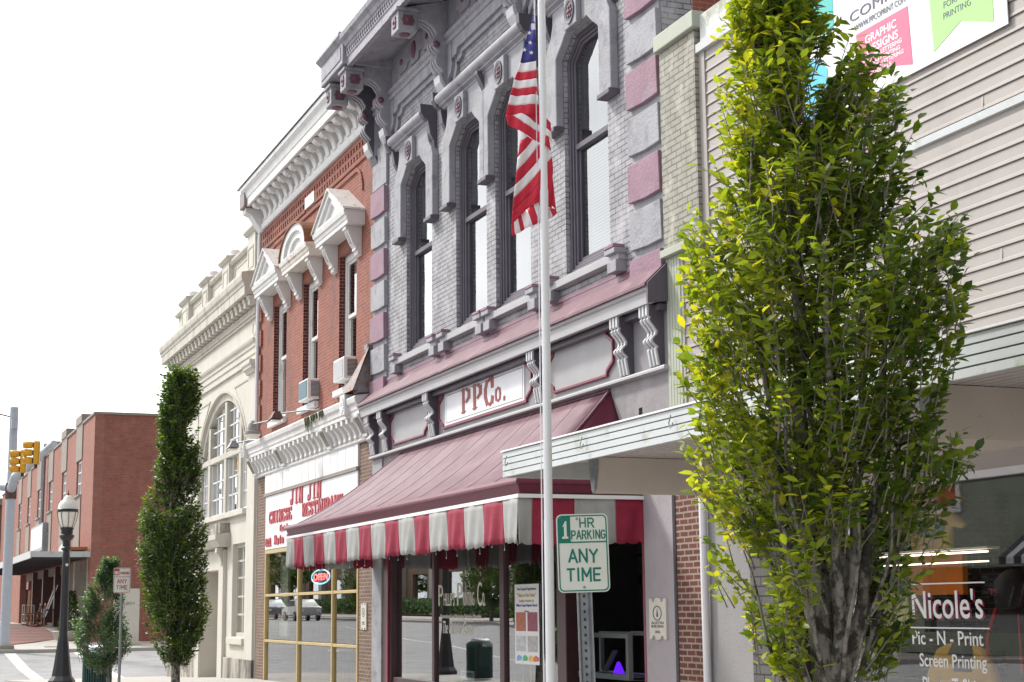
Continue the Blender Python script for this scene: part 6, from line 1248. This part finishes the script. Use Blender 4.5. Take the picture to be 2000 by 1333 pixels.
B().ring([(-22.7, .58), (-20.34, .58), (-20.34, 1.23), (-22.7, 1.23)], [(-22.64, .64), (-20.41, .64), (-20.41, 1.18), (-22.64, 1.18)], 1.9, 1.96).box(-20.41, -20.34, 1.33, 1.9, 1.26, 1.23).box(-20.41, -20.34, 1.33, 1.9, .58, .63).box(-22.7, -20.34, 1.33, 1.9, .59, .62).build("rear_frame", m_white, WT)
TB = thing("tilted_board", (-18.4, 1.6, .64), "small wooden board leaning inside the white display frame", "board"); B().add([(-21.75, 1.5, .66), (-21.63, 1.5, .66), (-21.42, 1.58, .97), (-21.54, 1.58, .97), (-21.75, 1.54, .66), (-21.63, 1.54, .66), (-21.42, 1.62, .97), (-21.54, 1.62, .97)], [(0, 1, 2, 3), (4, 5, 6, 7), (0, 1, 5, 4), (1, 2, 6, 5), (2, 3, 7, 6), (3, 0, 4, 7)]).build("board", m_conc2, TB)
VL = thing("violet_lamp", (-18.25, 1.55, .66), "glowing violet cone lamp in the white display frame", "lamp"); B().lathe((-21.28, 1.55, .63), [(.09, 0), (.07, .06), (.02, .18)], 16).build("shade", emit("violet_glow", (.10, .01, .75), .8), VL, smooth=60); B().lathe((-18.22, 1.55, .64), [(.05, 0), (.05, .02)], 12).build("base", m_black, VL)
LC = thing("letter_card", (-22.62, .9, .2), "small lilac card with two letters at the lower left of the dark opening", "card"); B().box(-21.85, -21.5, .9, .905, .45, .66).build("card", M("lilac_card", (.5, .38, .6), .6, .05, 3), LC); text("A", -22.0, .44, .08, .08, .899, .003).build("lettering", m_blackish, LC)
for i, (x, y, z, h_) in enumerate(((-26.3, 1.5, 1.15, .5), (-25.4, 1.5, 1.2, .6), (-24.6, 1.4, 1.1, .7))):
    t = thing("choir_robe", (x, y, z), ("left", "middle", "right")[i] + " grey robe hanging dimly behind the print shop window", "garment", "robes behind the shop window")
    B().lathe((x, y, z - .55), [(.22, 0), (.19, .4), (.15, .8), (.12, .9), (.05, .98)], 10).build("cloth", M("grey_robe", (.16, .15, .16), .8, .1, 4), t, smooth=40); B().lathe((x, y, .12), [(.12, 0), (.015, .03), (.015, z - .6)], 8).build("stand", m_steel, t)
FWp = thing("flower_pot", (-25.2, .8, .75), "dark red artificial flowers low in the middle shop window", "flowers")
fb = B(); rng = random.Random(2)
for i in range(30): a, b_, c = rng.gauss(0, .1), rng.gauss(0, .1), rng.gauss(0, .07); fb.lathe((-25.2 + a, .8 + b_, 1.32 + c), [(.01, 0), (.03, .012), (.02, .03), (.004, .035)], 6)
fb.build("blossoms", M("dark_red_petal", (.18, .01, .03), .7, .2, 8), FWp); B().lathe((-25.2, .8, .12), [(.09, 0), (.11, .2), (.02, .22), (.015, 1.15)], 10).build("pot", m_conc2, FWp)
# clothes in the window at the right edge
def shirt(name, x, y, z0, h, wd, mt, lab, hood_=False, sleeves=True, mt2=None):
    t = thing(name, (x, y, z0), lab, "garment"); h2 = wd / 2
    P = [(-h2 * .62, 0), (-h2 * .64, h * .55), (-h2 * 1.0, h * .45), (-h2 * 1.12, h * .58), (-h2 * .72, h * .92), (-h2 * .25, h), (0, h * .95), (h2 * .25, h), (h2 * .72, h * .92), (h2 * 1.12, h * .58), (h2 * 1.0, h * .45), (h2 * .64, h * .55), (h2 * .62, 0)]
    b = B().prism([(x + a, z0 + c) for a, c in P], y - .05, y + .05); b.build("body", mt, t, bevel=.04, smooth=60); return t
om = M("orange_cotton", (.62, .17, .015), .8, .1, 6); ym = M("golden_cotton", (.62, .36, .03), .8, .1, 6); ym2 = M("tan_gold_cotton", (.55, .36, .14), .8, .08, 6)
t = shirt("orange_shirt", -12.85, .9, 2.3, .5, .95, om, "orange shirt hanging highest in the shop window at the right"); text("N", -13.25, 2.52, .05, .13, .845, .004).build("print", m_yellow, t); text("O", -12.6, 2.6, .05, .13, .845, .004).build("print", m_yellow, t)
t = shirt("gold_shirt", -12.7, .8, 2.1, .40, .95, ym2, "tan gold shirt with a round blue emblem under the orange shirt")
B().prism(arc(-12.65, 2.3, .22, .085, 0, 350, 24), .735, .75).build("emblem", M("blue_grey_print", (.10, .20, .22), .7, .05, 4), t); text("FHS", -12.8, 2.265, .27, .07, .735, .004, bold=.02).build("letters", ym, t)
B().prism([(-13.1, 1.68), (-12.28, 1.68), (-12.26, 2.1), (-13.12, 2.1)], .8, .86).build("lower_hem", om, t)
t = shirt("yellow_jacket", -11.95, .5, .5, .76, .9, ym, "bright yellow jacket with a dark collar at the bottom of the shop window"); B().lathe((-11.88, .5, 1.15), [(.17, 0), (.14, .06), (.12, .1)], 14).prism([(-12.0, 1.0), (-11.76, 1.0), (-11.73, 1.2), (-12.03, 1.2)], .44, .45).build("collar", M("navy_collar", (.03, .02, .05), .8, .1, 5), t)
m_blk = M("black_fleece", (.012, .010, .014), .9, .2, 6)
t = shirt("hooded_jacket", -11.15, .6, .68, 1.0, .9, m_blk, "black hooded jacket with red trim at the right edge of the shop window")
B().lathe((-11.3, .6, 1.55), [(.17, 0), (.19, .12), (.17, .24), (.09, .32), (.03, .34)], 16).build("hood", m_blk, t, smooth=60)
B().tube([(-11.47, .52, 1.55), (-11.58, .5, 1.3), (-11.6, .5, .9)], .018, 6).box(-11.22, -11.20, .54, .55, 1.0, 1.5).build("red_trim", M("red_trim_cloth", (.5, .02, .02), .8, .1, 5), t); text("TS", -11.42, 1.66, .11, .06, .42, .004).build("print", m_signr, t)
yl = thing("window_poster", (-12.4, .2, 1.3), "pale yellow poster behind the glass beside the white window post", "poster"); B().box(-12.7, -12.3, .2, .205, 1.4, 1.7).build("sheet", M("pale_yellow_paper", (.55, .53, .2), .7, .05, 3), yl); B().box(-12.66, -12.34, .196, .2, 1.62, 1.66).build("heading", m_blackish, yl)
lt2 = B().box(-12.8, -11.25, .26, .30, 2.03, 2.045).box(-12.8, -11.3, .3, .34, 1.95, 1.962); ol = thing("strip_light", (-11, .3, 1.9), "glowing warm strip lights across the shop window ceiling", "strip light"); lt2.build("tubes", emit("warm_tube", (1, .85, .7), 2.2), ol); B().box(-12.8, -11.2, .25, .38, 2.06, 2.08).build("housing", m_white2, ol)
# ------------------------------------------------------------------ goods outside the far corner shop
def rack(x, y, lab):
    t = thing("wheeled_rack", (x, y, g(x)), lab, "rack"); z = g(x)
    fr = B()
    for a in (-.6, .6):
        for b_ in (-.25, .25): fr.tube([(x + a, y + b_, z + .12), (x + a, y + b_, z + 1.1)], .02, 5)
    for zz_ in (.15, .6, 1.1): fr.tube([(x - .6, y - .25, z + zz_), (x + .6, y - .25, z + zz_)], .018, 5).tube([(x - .6, y + .25, z + zz_), (x + .6, y + .25, z + zz_)], .018, 5).tube([(x + .6, y - .25, z + zz_), (x + .6, y + .25, z + zz_)], .018, 5)
    fr.build("frame", m_white2, t); wh = B()
    for a in (-.6, .6):
        for b_ in (-.25, .25): wh.lathe((x + a, y + b_ - .015, z + .06), [(.06, 0), (.06, .03)], 10, 'y')
    wh.build("wheels", m_blackish, t); B().box(x - .5, x + .62, y - .1, y - .07, z + 1.95, z + 2.35).build("header", m_signr, t); return t
rack(-91, -.6, "white wheeled rack with a dark red header sign under the far canopy")
rng = random.Random(6)
for i in range(11):
    x = -91.5 + i * .11; z = g(x); t = thing("tool_handle", (x, -.6, z), "pale wooden tool handle standing in the white wheeled rack", "tool", "tool handles in the white rack"); B().tube([(x, -.6 + rng.gauss(0, .08), z + .2), (x + rng.gauss(0, .05), -.55, z + 1.75 + rng.random() * .2)], .022, 5).build("handle", M("pale_wood", (.5, .3, .18), .7, .15, 5) if i == 0 else bpy.data.materials["pale_wood"], t)
def rocker(x, y, mt, lab):
    z = g(x); t = thing("rocking_chair", (x, y, z), lab, "rocking chair", "rocking chairs outside the corner shop")
    B().box(x - .3, x + .3, y - .28, y + .28, z + .42, z + .46).build("seat", mt, t)
    b = B()
    for i in range(6): b.tube([(x - .25 + i * .1, y + .25, z + .46), (x - .25 + i * .1, y + .42, z + 1.1)], .015, 4)
    b.box(x - .3, x + .3, y + .40, y + .44, z + 1.08, z + 1.2).build("backrest", mt, t); r = B()
    for a in (-.28, .28): r.tube([(x + a, y - .5 + i * .12, z + .03 + .012 * (i - 4.5) ** 2 * .5) for i in range(10)], .02, 5).tube([(x + a, y - .25, z + .1), (x + a, y - .25, z + .68)], .02, 5).tube([(x + a, y + .25, z + .08), (x + a, y + .28, z + .75)], .02, 5).box(x + a - .04, x + a + .04, y - .3, y + .3, z + .66, z + .69)
    r.build("rockers", mt, t)
m_wood = M("varnished_wood", (.35, .12, .04), .5, .15, 5)
rocker(-87.6, -.7, m_wood, "brown rocking chair, nearest the white wheeled rack"); rocker(-85.8, -.8, m_blackish, "black rocking chair between two brown ones"); rocker(-84.1, -.8, m_wood, "brown rocking chair on the right of the black one")
for i in range(6):
    x = -85.8 + i * .33; z = g(x); t = thing("leaning_board", (x, .1, z), "tall upright board leaning on the shop front behind the rocking chairs", "board", "boards leaning on the shop front"); B().add([(x, -.35, z + .5), (x + .18, -.35, z + .5), (x + .3, .2, z + 2.1), (x + .12, .2, z + 2.1), (x, -.31, z + .5), (x + .18, -.31, z + .5), (x + .3, .24, z + 2.1), (x + .12, .24, z + 2.1)], [(0, 1, 2, 3), (4, 5, 6, 7), (0, 1, 5, 4), (1, 2, 6, 5), (2, 3, 7, 6), (3, 0, 4, 7)]).build("board", [m_wood, m_signwht, m_blackish][i % 3], t)
x = -82.0; z = g(x); t = thing("folding_chair", (x, -.6, z), "dark navy slatted chair right of the rocking chairs", "chair"); b = B()
for i in range(6): b.box(x - .3 + i * .1, x - .24 + i * .1, -.62, -.6, z + .1, z + .85)
b.build("slats", M("navy_paint", (.03, .04, .07), .5, .1, 4), t); B().box(x - .32, x + .32, -.6, -.2, z + .82, z + .88).box(x - .25, x + .3, -.2, -.16, z + .88, z + 1.9).build("seat", bpy.data.materials["navy_paint"], t)
x, y = -71.6, -.55; z = g(x); t = thing("planter_bush", (x, y, z), "conical green bush in a low pale planter by the corner shop", "bush")
B().lathe((x, y, z), [(.6, 0), (.75, .35), (.72, .38)], 14).build("planter", m_cream2, t, smooth=30); rg = random.Random(9); Pp, Dd, Nn, Ss, Tt = [], [], [], [], []
for i in range(1500):
    h_ = rg.random(); a = rg.random() * 6.28; r = .55 * (1 - h_ * .75) * rg.random() ** .4; Pp.append((x + r * math.cos(a), y + r * math.sin(a), z + .35 + h_ * 1.7)); Dd.append((math.cos(a), math.sin(a), .7)); Nn.append((rg.gauss(0, .4), rg.gauss(0, .4), 1)); Ss.append(.12); Tt.append(rg.random() * .6)
leaf_mesh("foliage", Pp, Dd, Nn, Ss, Tt, m_leafF, t)
# ------------------------------------------------------------------ the other side of the street (seen mirrored in the shop windows)
OB = thing("tan_brick_building", (-80, -36, 0), "tan brick building with pale pilasters across the street, mirrored in the shop windows", "building")
m_tan = brick("tan_brick", (.34, .2, .13), (.27, .16, .105), (.34, .29, .23), .21, .072, .009)
B().wall(-215, -56, -.3, 9.5, -36.4, -36, [(-208 + i * 9, -204 + i * 9, 1.6, 4.6) for i in range(17)]).box(-215, -56, -50, -49.6, -.3, 9.5).box(-215, -214.6, -49.6, -36.4, -.3, 9.5).box(-56.4, -56, -49.6, -36.4, -.3, 9.5).build("wall", m_tan, OB)
B().box(-215.2, -55.8, -50, -35.8, 9.5, 9.9).build("parapet", m_cream, OB)
for i in range(17):
    x = -210.5 + i * 9; B().box(x - .6, x + .6, -36, -35.5, -.3, 9.5).build("pilaster", m_cream, OB); B().box(x + 2.5, x + 6.5, -36.3, -36.25, 1.6, 4.6).build("window", g_bank, OB)
B().box(-214, -57, -37.5, -37.4, 0, 9).build("interior_wall", m_dark, OB); B().box(-96, -84, -35.9, -35.6, 4.6, 5.6).build("sign_board", m_signwht, OB)
OG = thing("sage_render_building", (-38, -33, 0), "pale sage rendered building with striped awning across the street, mirrored in the right shop window", "building")
m_sg2 = M("sage_render", (.34, .37, .29), .85, .12, 1.2, .2, 20, dirt=(.25, .27, .22), dpos=(.5, .7), dscale=.8, streak=2)
B().wall(-55, -15, -.3, 9.5, -30.4, -30, [(-52 + i * 6, -50.4 + i * 6, 5.2, 7.6) for i in range(6)] + [(-53, -17, .5, 3.0)]).box(-55, -15, -45, -44.6, -.3, 9.5).box(-55, -54.6, -44.6, -30.4, -.3, 9.5).box(-15.4, -15, -44.6, -30.4, -.3, 9.5).build("wall", m_sg2, OG)
for i in range(6):
    x = -52 + i * 6; o = B().ring([(x - .15, 5.05), (x - .15, 7.75), (x + 1.75, 7.75), (x + 1.75, 5.05)], [(x + .1, 5.3), (x + .1, 7.5), (x + 1.5, 7.5), (x + 1.5, 5.3)], -30.1, -29.9).build("window_frame", m_white2, OG); B().box(x, x + 1.6, -30.3, -30.28, 5.2, 7.6).build("pane", g_up, o)
B().box(-53, -17, -30.3, -30.28, .5, 3.0).build("shop_pane", g_shop, OG); B().box(-54, -16, -32, -31.9, 0, 9).build("interior_wall", m_dark, OG)
for x0 in (-46.3, -37):
    A_ = None
    for i in range(12):
        o = B().add([(x0 + i * .4, -30, 4.3), (x0 + i * .4 + .4, -30, 4.3), (x0 + i * .4 + .4, -28.4, 3.2), (x0 + i * .4, -28.4, 3.2), (x0 + i * .4, -28.4, 2.95), (x0 + i * .4 + .4, -28.4, 2.95)], [(0, 1, 2, 3), (3, 2, 5, 4)]).build("awning_stripe", m_white2 if i % 2 else m_blackish, OG, recalc=False, solid=.01)
HG = thing("hedge", (-80, -33, 0), "clipped green hedge in front of the tan brick building across the street", "hedge")
rg = random.Random(31); Pp, Dd, Nn, Ss, Tt = [], [], [], [], []
for i in range(22000):
    x = -205 + rg.random() * 149; y = -33 + rg.gauss(0, .35); z = 1.15 * rg.random() ** .6 + .05 * math.sin(x * 2); Pp.append((x, y, g(x) + z)); Dd.append((rg.gauss(0, 1), rg.gauss(0, 1), .8)); Nn.append((rg.gauss(0, .6), .6, 1)); Ss.append(.34); Tt.append(rg.random())
leaf_mesh("leaves", Pp, Dd, Nn, Ss, Tt, m_leafS, HG); B().box(-205, -56, -33.3, -32.7, .3, 1.1).build("stems", M("hedge_core", (.02, .035, .012), .9, .3, 2), HG)
struct("lawn", B().box(-125, -55.5, -34.5, -30.2, -.1, .03), M("grass_green", (.13, .22, .035), .9, .25, 3))
E2 = [(6.5, .3, .3), (5.8, 1.0, 1.0), (4.5, 1.7, 1.6), (3.4, 2.0, 1.9), (2.4, 1.6, 1.6), (1.9, .5, .5)]
for i, (x, y, wh) in enumerate(((-62, -23.5, "leafy street tree across the street between the tan and the sage building"), (-84, -23.5, "leafy street tree across the street in front of the tan building's near end"), (-108, -23.5, "leafy street tree across the street, mirrored beside the parked cars"), (-47, -23.5, "leafy street tree across the street in front of the sage building"), (-140, -26, "large dark tree far down the other side of the street"), (-165, -26, "largest and farthest tree down the other side of the street"))):
    k = 1 if i < 4 else 1.9
    crown_tree("street_tree", (x, y, 0), wh, [(a * k, b * k, c * k) for a, b, c in E2], [([(0, 0, -.05), (0, 0, 1.2), (.05, 0, 2.6)], [.14, .11, .08])], [([(0, 0, 1.6), (-.5, 0, 3), (-.8, 0, 5)], .05, .01), ([(0, 0, 1.8), (.5, .2, 3), (.7, 0, 5)], .05, .01)], 900, .2 * k, m_leafF, seed=40 + i, twig=.5, per=9, gap=-.2)
s2_ = parking_sign("parking_sign", (-68, -22.6, 0), 1.75, R(180), "red and white parking sign across the street, mirrored in the print shop window", m_signr, 'NO', 'r')
def car(x, y, mt, lab):
    t = thing("parked_car", (x, y, g(x) - .13), lab, "car"); z = g(x) - .13
    prof = [(-2.25, .35), (-2.3, .62), (-2.2, .82), (-1.35, .95), (-.7, 1.42), (.75, 1.46), (1.55, 1.02), (2.2, .93), (2.3, .7), (2.28, .35)]
    b = B(); n = len(prof); W2 = .86
    for s_, in_ in ((-1, 0), (1, 0)): b.v += [(x + a, y + s_ * (W2 - max(0, c - .95) * .35), z + c) for a, c in prof]
    b.f += [(i, (i + 1) % n, (i + 1) % n + n, i + n) for i in range(n)] + [tuple(range(n)), tuple(range(n, 2 * n))[::-1]]
    b.build("body", mt, t, bevel=.06, smooth=50)
    for s_ in (-1, 1):
        B().add([(x - 1.15, y + s_ * .865, z + .97), (x - .64, y + s_ * .74, z + 1.36), (x + .7, y + s_ * .73, z + 1.39), (x + 1.3, y + s_ * .855, z + 1.0)], [(0, 1, 2, 3)]).build("side_window", m_blackish, t, recalc=False, solid=.02)
        for a in (-1.4, 1.4):
            w1 = B().lathe((x + a, y + s_ * .80, z + .32), [(.2, -.1), (.32, -.1), (.33, 0), (.32, .1), (.2, .1)], 20, 'y').build("wheel", m_blackish, t, smooth=40); B().lathe((x + a, y + s_ * .80, z + .32), [(.2, -.11), (.2, .11)], 16, 'y').build("rim", m_steel, w1)
    B().box(x + 2.2, x + 2.32, y - .75, y - .45, z + .62, z + .78).build("headlight", m_globe, t); B().box(x + 2.2, x + 2.32, y + .45, y + .75, z + .62, z + .78).build("headlight", m_globe, t)
car(-120, -19.5, M("silver_car_paint", (.25, .26, .28), .25, .03, 2, metal=.6), "silver parked car across the street, mirrored in the restaurant window")
car(-110, -19.4, M("white_car_paint", (.42, .42, .42), .25, .03, 2), "pale grey parked car across the street, mirrored beside the silver one")
